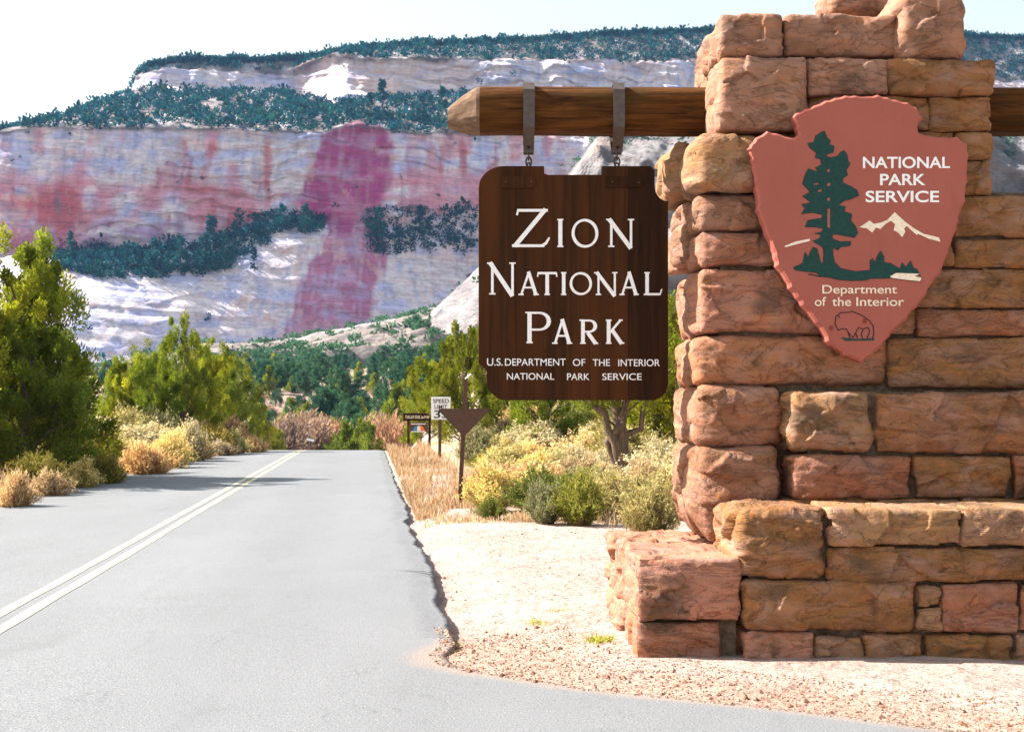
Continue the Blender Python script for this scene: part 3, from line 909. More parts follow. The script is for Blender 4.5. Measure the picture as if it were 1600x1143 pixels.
# ------------------------------------------------------------------ the stone wall
ROSE, RUST, CLAY, MAUVE, BROWN = (0.37, 0.155, 0.100), (0.245, 0.090, 0.050), (0.305, 0.122, 0.058), (0.29, 0.145, 0.092), (0.205, 0.085, 0.032)
PINK, TAN, RED, BUFF, OLIVE = (0.235, 0.102, 0.056), (0.205, 0.092, 0.024), (0.195, 0.070, 0.032), (0.265, 0.148, 0.062), (0.170, 0.075, 0.015)
def stone_mesh(x0, x1, y0, y1, z0, z1, col, seed, rnd=0.05, bulge=0.03, chips=26, rough=1.0, step=0.0115, taper=None):
    """a rock-faced block: rounded arrises, a swollen face knocked into facets, a little bedding"""
    rng = np.random.default_rng(seed)
    h = np.array([x1 - x0, y1 - y0, z1 - z0]) / 2
    c = np.array([x1 + x0, y1 + y0, z1 + z0]) / 2
    r = min(rnd, h.min() * 0.85)
    pts, quads, o = [], [], 0
    for ax in range(3):
        u, v = [k for k in range(3) if k != ax]
        st = step if ax == 1 else step * 1.3
        nu, nv = max(3, int(2 * h[u] / (st if u != 1 else st * 2.0))), max(3, int(2 * h[v] / (st if v != 1 else st * 2.0)))
        nu, nv = min(nu, 110), min(nv, 110)
        for sgn in (-1, 1):
            if ax == 1 and sgn == 1: nu2, nv2 = max(3, nu // 3), max(3, nv // 3)
            else: nu2, nv2 = nu, nv
            U, W = np.meshgrid(np.linspace(-h[u], h[u], nu2 + 1), np.linspace(-h[v], h[v], nv2 + 1), indexing='ij')
            p = np.zeros((U.size, 3)); p[:, u] = U.ravel(); p[:, v] = W.ravel(); p[:, ax] = sgn * h[ax]
            i = np.arange(U.size).reshape(U.shape) + o
            q = np.stack([i[:-1, :-1], i[1:, :-1], i[1:, 1:], i[:-1, 1:]], -1).reshape(-1, 4)
            flip = (sgn < 0) ^ (ax == 1)
            if flip: q = q[:, ::-1]
            pts.append(p); quads.append(q); o += len(p)
    p = np.concatenate(pts); F = np.concatenate(quads)
    key, inv = np.unique(np.round(p, 5), axis=0, return_inverse=True)
    p = key; F = inv.ravel()[F]
    q = np.clip(p, -(h - r), h - r)
    d = p - q
    n = np.linalg.norm(d, axis=1, keepdims=True)
    dn = np.where(n > 1e-9, d / np.maximum(n, 1e-9), 0)
    p = q + dn * r
    # swollen, knocked-off faces: flat facets meeting in creases
    def facets(u, v, hu, hv, k, amp, slope):
        k = max(7, int(k * (hu * hv) ** 0.5 * 30))
        su, sv = rng.uniform(-hu, hu, k), rng.uniform(-hv, hv, k)
        off, gu, gv = rng.normal(size=k) * amp, rng.normal(size=k) * slope, rng.normal(size=k) * slope
        wu = u + 0.02 * vn(v3(u * 13, v * 13, seed), seed); wv = v + 0.02 * vn(v3(u * 13, v * 13, seed + 5.5), seed + 1)
        d2 = (wu[:, None] - su) ** 2 + (1.5 * (wv[:, None] - sv)) ** 2
        d2 = d2 - d2.min(1, keepdims=True)
        w = np.exp(-d2 / 0.00018)
        val = off + gu * (u[:, None] - su) + gv * (v[:, None] - sv)
        return np.clip((w * val).sum(1) / w.sum(1), -0.024 * rough, 0.016 * rough)
    e = np.clip(1 - np.abs(p / h) ** 3.0, 0, 1)
    kf = chips / 26.0
    of = facets(p[:, 0], p[:, 2], h[0], h[2], kf, 0.006 * rough, 0.14 * rough) + bulge * np.sqrt(e[:, 0] * e[:, 2]) * 1.1
    ol = facets(p[:, 1], p[:, 2], h[1], h[2], kf, 0.007 * rough, 0.16 * rough) + 0.6 * bulge * np.sqrt(e[:, 1] * e[:, 2])
    ot = facets(p[:, 0], p[:, 1], h[0], h[1], kf, 0.004 * rough, 0.05 * rough)
    wf, wl_, wt = dn[:, 1] ** 2 * (dn[:, 1] < 0), dn[:, 0] ** 2, dn[:, 2] ** 2
    pw = p + c
    nz = fbm(pw * 24 + seed, 3, seed + 2) * 0.0045 + fbm(pw * 9 + seed, 4, seed) * 0.006 + fbm(pw * np.array([7, 7, 42]) + seed, 3, seed + 3) * 0.0045 + fbm(pw * 45, 2, seed + 5) * 0.0022
    dent = np.clip(fbm(pw * np.array([5, 5, 8]) + 3.3 * seed, 3, seed + 7) - 0.28, 0, 1) * 0.032 * rough
    p = p + dn * (wf * of + wl_ * ol + wt * ot + (nz * rough - dent * (wf + wl_)))[:, None]
    if taper is not None: p = taper(p, h)
    tone = 1 + 0.14 * fbm(pw * 2.4 + 5, 3, seed + 9)
    warm = fbm(pw * np.array([2.5, 2.5, 9]) + 9, 3, seed + 12)
    C = np.array(col)[None] * tone[:, None] * (1 + warm[:, None] * np.array([0.12, 0.02, -0.08]))
    C *= np.array([1, 1, 1]) * rng.uniform(0.9, 1.12)
    return mesh_np('stone', p + c, F, np.clip(C, 0.01, 0.8))

wall = thing('stone_wall', 'rock-faced red sandstone entrance wall with stepped pillar and ledge', 'wall', (1.6, 9.0, 0))
YB = 10.08                                                    # back of the pillar
def blk(x0, y0, x1, y1, Yf, Yb, col, seed, **kw):
    a, b = P(x0, y1, Yf), P(x1, y0, Yf)
    g = 0.0025
    kw['rnd'] = kw.get('rnd', 0.035) * (0.62 if kw.get('rnd', 0) > 0.06 else 0.48)
    return obj('stone', stone_mesh(a[0] + g, b[0] - g, Yf, Yb, a[2] + g, b[2] - g, col, seed, **kw), MAT['stone'], wall)

FR, PR, LG = 9.0, 8.84, 8.22
def boulder_taper(p, h):
    t = np.clip((-p[:, 2] / h[2] + 0.05), 0, 1)                # narrower and drawn in towards its foot
    p = p.copy()
    p[:, 0] = np.where(p[:, 0] > 0, p[:, 0] * (1 - 0.62 * t ** 1.2), p[:, 0] * (1 - 0.30 * t ** 1.8))
    p[:, 1] = p[:, 1] + 0.10 * t * (p[:, 1] < 0)
    return p
# pillar courses, foot to top
blk(1088, 694, 1218, 850, 8.93, YB, PINK, 1, rnd=0.11, bulge=0.09, chips=40, rough=1.15, taper=boulder_taper)
blk(1088, 602, 1222, 697, 8.97, YB, PINK, 2, rnd=0.10, bulge=0.05, chips=34, rough=1.2)
blk(1213, 604, 1262, 700, 9.14, 9.9, OLIVE, 3, chips=10)
blk(1213, 706, 1262, 790, 9.12, 9.9, RED, 4, chips=10)
blk(1089, 524, 1384, 603, FR, YB, CLAY, 5, rnd=0.09, bulge=0.05, chips=40)
blk(1090, 418, 1300, 522, FR, YB, ROSE, 6, rnd=0.08, bulge=0.04, chips=34)
blk(1302, 418, 1430, 522, FR, YB, TAN, 7)
blk(1092, 362, 1245, 416, FR, 9.5, RUST, 8, rnd=0.07, bulge=0.04)
blk(1247, 362, 1490, 416, FR, YB, TAN, 9)
blk(1092, 302, 1240, 360, FR, 9.5, MAUVE, 10, rnd=0.08, bulge=0.05)
blk(1242, 305, 1500, 360, FR, YB, TAN, 11)
blk(1062, 348, 1110, 416, 9.52, 10.2, MAUVE, 12, rnd=0.09, chips=18, rough=1.4)
blk(1066, 316, 1110, 350, 9.52, 10.2, MAUVE, 13, rnd=0.07, chips=14)
blk(1086, 208, 1192, 298, 8.90, 9.5, BUFF, 14, rnd=0.12, bulge=0.06, chips=34, rough=1.3)
blk(1194, 208, 1360, 300, FR, YB, TAN, 15)
blk(1362, 208, 1492, 300, FR, YB, TAN, 16)
blk(1046, 220, 1116, 306, 9.56, 10.3, BUFF, 17, rnd=0.12, bulge=0.05, chips=24, rough=1.3)
blk(1494, 206, 1551, 250, FR, YB, TAN, 18, rnd=0.05)
blk(1494, 252, 1551, 304, FR, YB, TAN, 19, rnd=0.05)
blk(1124, 88, 1261, 206, 8.92, YB, MAUVE, 20, rnd=0.06, bulge=0.05, chips=44, rough=0.85)
blk(1263, 92, 1386, 149, 8.95, YB, MAUVE, 21, rnd=0.045, bulge=0.04)
blk(1387, 92, 1553, 149, 8.95, YB, TAN, 22, rnd=0.055, bulge=0.04)
blk(1263, 151, 1450, 206, FR, 9.3, TAN, 23, chips=14)
blk(1452, 152, 1547, 205, FR, 9.3, TAN, 24, rnd=0.03, chips=16)
blk(1124, 22, 1224, 90, 8.97, YB, MAUVE, 25, rnd=0.06, bulge=0.04, chips=36, rough=1.3)
blk(1226, 22, 1404, 90, FR, YB, MAUVE, 26, rnd=0.05, bulge=0.04)
blk(1406, -22, 1507, 91, 8.93, YB, MAUVE, 27, rnd=0.09, bulge=0.05, chips=30)
blk(1300, -30, 1405, 22, 9.55, YB, MAUVE, 127, rnd=0.06)
# shoulder courses to the right
blk(1492, 306, 1720, 371, FR, YB, TAN, 28, rnd=0.05)
blk(1722, 306, 1860, 371, FR, YB, PINK, 29)
blk(1492, 374, 1700, 418, FR, YB, OLIVE, 30, rnd=0.04)
blk(1432, 420, 1640, 481, FR, YB, TAN, 31, rnd=0.04)
blk(1702, 374, 1860, 418, FR, YB, OLIVE, 32)
blk(1642, 420, 1860, 481, FR, YB, TAN, 33)
blk(1432, 484, 1672, 525, FR, YB, RED, 34, rnd=0.03)
blk(1674, 484, 1860, 525, FR, YB, OLIVE, 35)
blk(1388, 528, 1650, 606, FR, YB, TAN, 36, rnd=0.05, bulge=0.04)
blk(1652, 528, 1860, 606, FR, YB, PINK, 37)
# proud lower courses
blk(1233, 611, 1361, 706, PR, 9.9, BUFF, 38, rnd=0.085, bulge=0.06, chips=40, rough=1.4)
blk(1367, 613, 1650, 708, PR, 9.9, BROWN, 39, rnd=0.05, bulge=0.045)
blk(1652, 613, 1860, 708, PR, 9.9, TAN, 40)
blk(1235, 711, 1423, 779, PR, 9.9, RUST, 41, rnd=0.06, bulge=0.05)
blk(1430, 712, 1578, 778, PR, 9.9, TAN, 42, rnd=0.045, bulge=0.04)
blk(1584, 712, 1730, 778, PR, 9.9, RED, 43)
blk(1733, 712, 1860, 778, PR, 9.9, TAN, 44)
blk(1225, 779, 1500, 812, PR, 9.9, OLIVE, 144)
blk(1502, 779, 1860, 812, PR, 9.9, OLIVE, 145)
# ledge along the foot
blk(1150, 792, 1289, 905, LG, 9.0, TAN, 45, rnd=0.10, bulge=0.05, chips=40, rough=1.4)
blk(1297, 794, 1500, 852, LG, 9.0, BUFF, 46, rnd=0.035, bulge=0.03)
blk(1504, 793, 1690, 853, LG, 9.0, BUFF, 47, rnd=0.035, bulge=0.03)
blk(1297, 855, 1600, 909, LG, 9.0, OLIVE, 48, rnd=0.03, chips=34, rough=1.3)
blk(1604, 855, 1780, 909, LG, 9.0, RED, 49, rnd=0.03)
blk(1692, 793, 1860, 853, LG, 9.0, TAN, 50)
blk(1782, 855, 1860, 909, LG, 9.0, TAN, 51)
blk(1161, 905, 1430, 986, LG, 9.0, TAN, 52, rnd=0.07, bulge=0.04, chips=34)
blk(1432, 914, 1472, 947, LG + .02, 8.9, BUFF, 53, rnd=0.03, rough=1.3)
blk(1432, 949, 1472, 985, LG + .02, 8.9, BUFF, 54, rnd=0.03, rough=1.3)
blk(1474, 912, 1590, 987, LG, 9.0, RUST, 55, rnd=0.035)
blk(1594, 912, 1760, 987, LG, 9.0, PINK, 56)
blk(1762, 912, 1860, 987, LG, 9.0, TAN, 57)
blk(1163, 986, 1271, 1044, LG + .02, 9.0, ROSE, 58, rnd=0.05, bulge=0.03)
for k, (a, b, cc) in enumerate(((1273, 1348, BUFF), (1350, 1441, TAN), (1443, 1582, TAN), (1584, 1700, BUFF), (1702, 1860, TAN))):
    blk(a, 991, b, 1044, LG + .03, 9.0, cc, 60 + k, rnd=0.05, rough=1.3)
# low block base under the pillar
blk(996, 872, 1158, 969, 8.25, 9.18, ROSE, 70, rnd=0.035, bulge=0.03, chips=34)
blk(996, 971, 1122, 1044, 8.27, 9.2, RUST, 71, rnd=0.035, bulge=0.02)
blk(1124, 974, 1166, 1044, 8.42, 9.2, RED, 72, rnd=0.03)
for k, (ya, yb_, X1) in enumerate(((9.2, 9.72, 1.5), (9.73, 10.22, 1.5))):
    for j, (z0, z1) in enumerate(((-0.1, 0.22), (0.225, 0.64))):
        obj('stone', stone_mesh(0.775 + 0.02 * ((k + j) % 2), X1, ya, yb_, z0, z1, ROSE, 80 + 2 * k + j, rnd=0.04, chips=40, rough=1.9), MAT['stone'], wall)
def core(x0, y0, x1, y1, Yf, Yb):
    a, b = P(x0, y1, Yf), P(x1, y0, Yf)
    V, F = box(a[0], b[0], Yf, Yb, a[2], b[2])
    obj('mortar', poly_mesh('mortar', V, F), MAT['mortar'], wall)
core(1150, 30, 1490, 306, 9.05, 9.9)
core(1125, 301, 1840, 612, 9.05, 9.99)
core(1130, 605, 1850, 985, 9.10, 9.98)
core(1262, 612, 1850, 800, 8.9, 9.10)
core(1170, 805, 1850, 1050, 8.30, 9.05)
core(1012, 880, 1150, 1050, 8.34, 10.1)

# ------------------------------------------------------------------ beam, straps and hanging sign
YS = 9.5
def build_beam():
    xs = np.concatenate([np.linspace(700, 760, 13), np.linspace(765, 1700, 150)])
    root = thing('log_beam', 'thick weathered brown log beam running through the stone pillar', 'beam', P(900, 175, YS))
    V = []
    seg = 28
    for x in xs:
        f = float(s01(0, 1, np.array((x - 700) / 48.0))) if x < 748 else 1.0
        f = min(1.0, (x - 700) / 46.0)
        rz = (0.07 + 0.10 * f ** 0.8) * 1.0
        zc = P(x, 186 - 10.5 * f, YS)[2]
        ry = 0.07 + 0.10 * f
        X = P(x, 0, YS)[0]
        for k in range(seg):
            t = 2 * math.pi * k / seg
            c, s = math.cos(t), math.sin(t)
            e = 0.62                                              # between round and square-hewn
            cx = math.copysign(abs(c) ** e, c); sz = math.copysign(abs(s) ** e, s)
            V.append((X, YS + ry * cx, zc + rz * sz * (1.0 if s > 0 else 0.98)))
    V = np.array(V)
    n = fbm(V * np.array([0.9, 9, 9]), 4, 131) * 0.012 + fbm(V * np.array([3, 30, 30]), 3, 132) * 0.005
    ctr = np.repeat(np.array([P(x, 175, YS) for x in xs]), seg, 0)
    d = V - ctr; d[:, 0] = 0
    V = V + unit(d) * n[:, None]
    F = []
    m = len(xs)
    for i in range(m - 1):
        for k in range(seg):
            F.append((i * seg + k, i * seg + (k + 1) % seg, (i + 1) * seg + (k + 1) % seg, (i + 1) * seg + k))
    F = np.array(F)
    tip = F[:10 * seg]
    body = F[10 * seg:]
    obj('log', mesh_np('log', V, body[:, ::-1]), MAT['log'], root)
    me = poly_mesh('cut_end', V[:11 * seg], [tuple(f[::-1]) for f in tip] + [tuple(range(seg))])
    obj('cut_end', me, MAT['logend'], root)
build_beam()

def build_strap(xc, label):
    X = P(xc, 0, YS)[0]
    root = thing('iron_strap', label, 'strap', P(xc, 240, YS), 'straps holding the hanging sign')
    zt, zb = P(0, 140, YS)[2] + 0.004, P(0, 213, YS)[2]
    ze = P(0, 240, YS)[2]
    w, th, ry = 0.042, 0.008, 0.19
    prof = [(-0.045, ze), (-0.045, zb - 0.10), (-ry, zb + 0.03), (-ry, zt - 0.05), (-ry + 0.04, zt), (ry - 0.04, zt), (ry, zt - 0.05), (ry, zb + 0.03), (0.045, zb - 0.10), (0.045, ze)]
    V, F = [], []
    n = len(prof)
    for i, (y, z) in enumerate(prof):
        a, b = prof[max(0, i - 1)], prof[min(n - 1, i + 1)]
        t = np.array([b[0] - a[0], b[1] - a[1]]); t /= np.linalg.norm(t)
        nn = np.array([-t[1], t[0]])
        ww = w if 2 <= i <= n - 3 else w * 0.92
        for o in (0, th):
            for s in (-ww, ww):
                V.append((X + s, YS + y + nn[0] * o, z + nn[1] * o))
    for i in range(n - 1):
        a, b = 4 * i, 4 * i + 4
        F += [(a, a + 1, b + 1, b), (a + 2, b + 2, b + 3, a + 3), (a, b, b + 2, a + 2), (a + 1, a + 3, b + 3, b + 1)]
    F += [(0, 2, 3, 1), (4 * n - 4, 4 * n - 3, 4 * n - 1, 4 * n - 2)]
    obj('band', poly_mesh('band', V, F), MAT['strap'], root)
    V, F = tube([(X, YS - 0.075, ze + 0.035), (X, YS + 0.075, ze + 0.035)], 0.011, 10)
    obj('bolt', mesh_np('bolt', V, F), MAT['iron'], root)
    for k, (zc, rot) in enumerate(((ze - 0.012, 0), (ze - 0.062, 1))):
        pts = []
        for j in range(17):
            t = 2 * math.pi * j / 16
            a, b = 0.020 * math.cos(t), 0.036 * math.sin(t)
            pts.append((X + (a if rot else 0), YS + (0 if rot else a), zc + b))
        V, F = tube(pts, 0.0065, 8)
        obj('chain_link', mesh_np('chain_link', V, F), MAT['iron'], root)
build_strap(826, 'brown iron strap on the beam nearer to its pointed end')
build_strap(964, 'brown iron strap on the beam nearer to the stone pillar')

# --- lettering helpers: outlines in photo pixels, turned into raised letters at their real depth
def stroke(pts, w):
    pts = np.array(pts, float)
    w = np.broadcast_to(np.asarray(w, float), (len(pts),))
    L, Rr = [], []
    for i in range(len(pts)):
        d = pts[min(i + 1, len(pts) - 1)] - pts[max(i - 1, 0)]
        d = d / (np.linalg.norm(d) + 1e-9)
        n = np.array([-d[1], d[0]]) * w[i] / 2
        L.append(pts[i] + n); Rr.append(pts[i] - n)
    return [np.array([L[i], L[i + 1], Rr[i + 1], Rr[i]]) for i in range(len(pts) - 1)]

def relief(name, polys, Y, thick, mat, parent, stagger=0.00025):
    V, F, o = [], [], 0
    for k, p in enumerate(polys):
        p = np.asarray(p, float)
        area = 0.5 * np.sum(p[:, 0] * np.roll(p[:, 1], -1) - np.roll(p[:, 0], -1) * p[:, 1])
        if area > 0: p = p[::-1]
        yf = Y - thick - (k % 9) * stagger
        n = len(p)
        for (x, y) in p:
            q = P(x, y, Y); V.append((q[0], yf, q[2]))
        for (x, y) in p:
            q = P(x, y, Y); V.append((q[0], Y + 0.004, q[2]))
        F.append(tuple(o + i for i in range(n)))
        for i in range(n):
            j = (i + 1) % n
            F.append((o + j, o + i, o + n + i, o + n + j))
        o += 2 * n
    me = poly_mesh(name, V, F)
    return obj(name, me, mat, parent)

def roman(ch, x0, y0, x1, y1, T, t):
    def X(u): return x0 + u * (x1 - x0)
    def Yp(v): return y1 - v * (y1 - y0)
    H = y1 - y0
    sw = T * 0.75
    S = []
    def serif(u, v, l=1.0, r=1.0):
        up = 1 if v > 0.5 else -1
        y = Yp(v) + up * 1.1
        S.extend(stroke([(X(u) - sw * l, y), (X(u) + sw * r, y)], 2.3))
    def bowl(u0, v0, v1, w):
        yc, ry = (Yp(v0) + Yp(v1)) / 2, abs(Yp(v0) - Yp(v1)) / 2
        pts, ws = [(X(u0), Yp(v1) + 1.6)], [t * .8]
        for k in range(13):
            a = -math.pi / 2 + math.pi * k / 12
            pts.append((X(0.55) + (x1 - X(0.55) - w / 2) * math.cos(a), yc + (ry - 1.6) * math.sin(a)))
            ws.append(t * .8 + (w - t * .8) * math.cos(a) ** 2)
        pts.append((X(u0), Yp(v0) - 1.6)); ws.append(t * .8)
        S.extend(stroke(pts, ws))
    if ch == 'I':
        S += stroke([(X(.5), y0), (X(.5), y1)], T); serif(.5, 0); serif(.5, 1)
    elif ch == 'O':
        cx, cy, rx, ry = (x0 + x1) / 2, (y0 + y1) / 2, (x1 - x0) / 2, H / 2
        pts, ws = [], []
        for k in range(41):
            a = 2 * math.pi * k / 40
            w = t + (T * 0.85 - t) * abs(math.cos(a + 0.45)) ** 1.5
            pts.append((cx + (rx - w / 2) * math.cos(a), cy + (ry - w / 2) * math.sin(a))); ws.append(w)
        S += stroke(pts, ws)
    elif ch == 'Z':
        S += stroke([(X(.14), Yp(.955)), (X(.95), Yp(.955))], t) + stroke([(X(.165), Yp(.97)), (X(.13), Yp(.83))], t * .7)
        S += stroke([(X(.89), Yp(.99)), (X(.07), Yp(.02))], T) + stroke([(X(.0), Yp(.035)), (X(.86), Yp(.035))], t)
        S += stroke([(X(.80), Yp(.04)), (X(.90), Yp(.10)), (X(.99), Yp(.25))], [t, t, t * .6])
    elif ch == 'N':
        S += stroke([(X(.15), Yp(.98)), (X(.15), Yp(0))], t) + stroke([(X(.90), Yp(1)), (X(.90), Yp(-.04))], t)
        S += stroke([(X(.06), Yp(1)), (X(.90), Yp(-.05))], T); serif(.15, 0); serif(.90, 1); serif(.06, 1, .9, .4)
    elif ch == 'A':
        S += stroke([(X(.50), Yp(1)), (X(.10), Yp(0))], t) + stroke([(X(.47), Yp(1.02)), (X(.86), Yp(0))], T)
        S += stroke([(X(.25), Yp(.33)), (X(.75), Yp(.33))], t * .8); serif(.10, 0); serif(.86, 0)
    elif ch == 'T':
        S += stroke([(X(.0), Yp(.955)), (X(1), Yp(.955))], t) + stroke([(X(.03), Yp(.99)), (X(.0), Yp(.80))], t * .6) + stroke([(X(.97), Yp(.99)), (X(1), Yp(.80))], t * .6)
        S += stroke([(X(.5), Yp(.98)), (X(.5), Yp(0))], T); serif(.5, 0)
    elif ch == 'L':
        S += stroke([(X(.18), Yp(1)), (X(.18), Yp(0))], T) + stroke([(X(.18), Yp(.04)), (X(.93), Yp(.04))], t) + stroke([(X(.90), Yp(.02)), (X(1), Yp(.26))], t * .6)
        serif(.18, 1); serif(.14, 0)
    elif ch in 'PR':
        S += stroke([(X(.18), Yp(1)), (X(.18), Yp(0))], T); serif(.18, 0); serif(.14, 1, 1, .4)
        bowl(.18, .40 if ch == 'P' else .46, 1.0, T)
        if ch == 'R': S += stroke([(X(.45), Yp(.47)), (X(.92), Yp(0))], T); S += stroke([(X(.80), Yp(0.02)), (X(1.06), Yp(0.02))], 2.4)
    elif ch == 'K':
        S += stroke([(X(.15), Yp(1)), (X(.15), Yp(0))], T); serif(.15, 0); serif(.15, 1)
        S += stroke([(X(.85), Yp(.99)), (X(.22), Yp(.46))], t) + stroke([(X(.34), Yp(.58)), (X(.90), Yp(0))], T); serif(.86, 1, .8, .6); serif(.92, 0, .8, .8)
    return S

def text_relief(word, x0, y0, x1, y1, Y, thick, mat, parent, weight=0.02, name='lettering', size_fit=True):
    cu = bpy.data.curves.new('txt', 'FONT')
    cu.body = word
    cu.size = 1.0
    cu.offset = weight
    cu.extrude = 0.02
    o = bpy.data.objects.new('txt', cu)
    COL.objects.link(o)
    bpy.context.view_layer.update()
    me = bpy.data.meshes.new_from_object(o.evaluated_get(bpy.context.evaluated_depsgraph_get()))
    bpy.data.objects.remove(o)
    n = len(me.vertices)
    co = np.zeros(n * 3); me.vertices.foreach_get('co', co); co = co.reshape(-1, 3)
    lo, hi = co.min(0), co.max(0)
    a, b = P(x0, y1, Y), P(x1, y0, Y)
    V = np.zeros_like(co)
    V[:, 0] = a[0] + (co[:, 0] - lo[0]) / (hi[0] - lo[0]) * (b[0] - a[0])
    V[:, 2] = a[2] + (co[:, 1] - lo[1]) / (hi[1] - lo[1]) * (b[2] - a[2])
    V[:, 1] = Y - thick * (co[:, 2] - lo[2]) / (hi[2] - lo[2])
    me.vertices.foreach_set('co', V.ravel())
    me.materials.clear()
    me.update()
    return obj(name, me, mat, parent)

def build_sign():
    root = thing('hanging_sign', 'brown plank sign with white carved lettering hanging from the log beam', 'sign', P(895, 625, YS))
    Yf, th = YS - 0.04, 0.08
    def top(x):
        if x < 788: return 261 + 34 * (1 - math.sqrt(max(0, 1 - ((788 - x) / 40.0) ** 2)))
        if x <= 850: return 261
        if x <= 853: return 273
        if x < 940: return 274.5
        if x <= 1016: return 261
        if x <= 1022: return 261 + (x - 1016) * 1.1
        t = (x - 1022) / 22.0
        return 292 + 24 * math.sqrt(max(0, 1 - (1 - t) ** 2))
    def bot(x):
        if x < 761: return 568 + (x - 748) * 0.85
        if x < 784: return 603 + 22 * math.sqrt(max(0, 1 - ((784 - x) / 23.0) ** 2)) * 0.5 + (x - 761) * 0.48
        if x < 1018: return 625
        return 625 - 30 * (1 - math.sqrt(max(0, 1 - ((x - 1018) / 25.5) ** 2)))
    breaks = [748, 806, 864, 921, 981, 1043]
    for k in range(5):
        a, b = breaks[k] + (0.015 if k else 0), breaks[k + 1] - (0.015 if k < 4 else 0)
        sp = sorted(set(list(np.linspace(a, b, 30)) + [v for v in (850, 850.3, 853, 939.7, 940, 760.9, 761.1, 1021.9, 1022.1) if a < v < b]))
        pts = [(x, top(x)) for x in sp] + [(x, bot(x)) for x in sp[::-1]]
        n = len(sp)
        dy = 0.0015 * ((k * 7) % 3 - 1)
        V, F = [], []
        for yv, ins in ((Yf + dy + 0.003, 0.0), (Yf + dy, 0.35), (Yf + th, 0.0)):
            for i, (x, y) in enumerate(pts):
                xx = min(max(x, a + ins), b - ins)
                yy = y + ins if i < n else y - ins
                q = P(xx, yy, YS)
                V.append((q[0], yv, q[2]))
        m = 2 * n
        # bevelled front strip, then the face itself as column quads
        for i in range(m):
            j = (i + 1) % m
            F.append((i, j, m + j, m + i)); F.append((j, i, 2 * m + i, 2 * m + j))
        for i in range(n - 1):
            F.append((m + i, m + i + 1, m + (m - 2 - i), m + (m - 1 - i)))
            F.append((2 * m + i + 1, 2 * m + i, 2 * m + (m - 1 - i), 2 * m + (m - 2 - i)))
        me = poly_mesh('plank', V, F)
        bm = bmesh.new(); bm.from_mesh(me); bmesh.ops.recalc_face_normals(bm, faces=bm.faces); bm.to_mesh(me); bm.free()
        obj('plank', me, MAT['plank'], root)
    def cleat(x0, x1, y0, y1):
        pts = []
        r = (y1 - y0) / 2
        for k in range(9):
            a = -math.pi / 2 + math.pi * k / 8
            pts.append((x1 - r + r * math.cos(a), (y0 + y1) / 2 + r * math.sin(a)))
        pts += [(x0, y1), (x0, y0)]
        c = relief('cleat', [pts], Yf - 0.001, 0.010, MAT['plank'], root)
    cleat(784, 837, 275, 294)
    cleat(947, 1004, 276, 293)
    for x, y in ((830, 284), (790, 284), (957, 284), (998, 285)):
        pts = [(x + 1.6 * math.cos(a), y + 1.6 * math.sin(a)) for a in np.linspace(0, 2 * math.pi, 9)[:-1]]
        relief('bolt', [pts], Yf - 0.010, 0.004, MAT['iron'], root)
    for cx in (826, 964):
        q = P(cx, 262, YS)
        pts = [(q[0] + 0.016 * math.cos(t), YS, q[2] + 0.004 + 0.03 * math.sin(t)) for t in np.linspace(0, math.pi, 9)]
        V, F = tube(pts, 0.007, 8)
        obj('eye_bolt', mesh_np('eye_bolt', V, F), MAT['iron'], root)
    L = [('Z', 800, 326, 859, 386, 8.0, 5.2), ('I', 870, 342, 881, 386, 7.5, 5), ('O', 893, 342, 935, 387, 7.0, 4.4), ('N', 949, 342, 990, 386, 7.8, 4.6),
         ('N', 763, 410, 805, 460, 8.0, 5.0), ('A', 811, 425, 842, 461, 6.6, 4.2), ('T', 840, 425, 870, 461, 6.8, 4.4), ('I', 877, 425, 884.5, 461, 6.6, 4),
         ('O', 890, 425, 925, 461, 6.0, 4.0), ('N', 930, 425, 964, 461, 6.6, 4.0), ('A', 969, 425, 998, 461, 6.4, 4.2), ('L', 1006, 425, 1034, 461, 6.6, 4.2),
         ('P', 820, 487, 861, 536, 8.0, 5.0), ('A', 864, 499, 894, 537, 7.0, 4.6), ('R', 906, 499, 933, 537, 7.0, 4.4), ('K', 947, 499, 974, 537, 7.0, 4.4)]
    Yl = Yf - 0.0035
    for (ch, x0, y0, x1, y1, T, t) in L:
        relief('letter', roman(ch, x0, y0, x1, y1, T * 0.84, t * 0.82), Yl, 0.004, MAT['white'], root)
    for (w, x0, y0, x1, y1) in (('U.S.', 761, 559.5, 785.5, 571), ('DEPARTMENT', 789, 560, 884, 571), ('OF', 895, 560.5, 914.5, 571.5), ('THE', 926, 561, 953, 571.5), ('INTERIOR', 966, 561, 1031, 572),
                                ('NATIONAL', 792, 582.5, 866, 593), ('PARK', 886, 583, 921, 593.5), ('SERVICE', 941, 583, 1002.5, 593.5)):
        text_relief(w, x0, y0, x1, y1, Yl, 0.004, MAT['white'], root, 0.004)
build_sign()

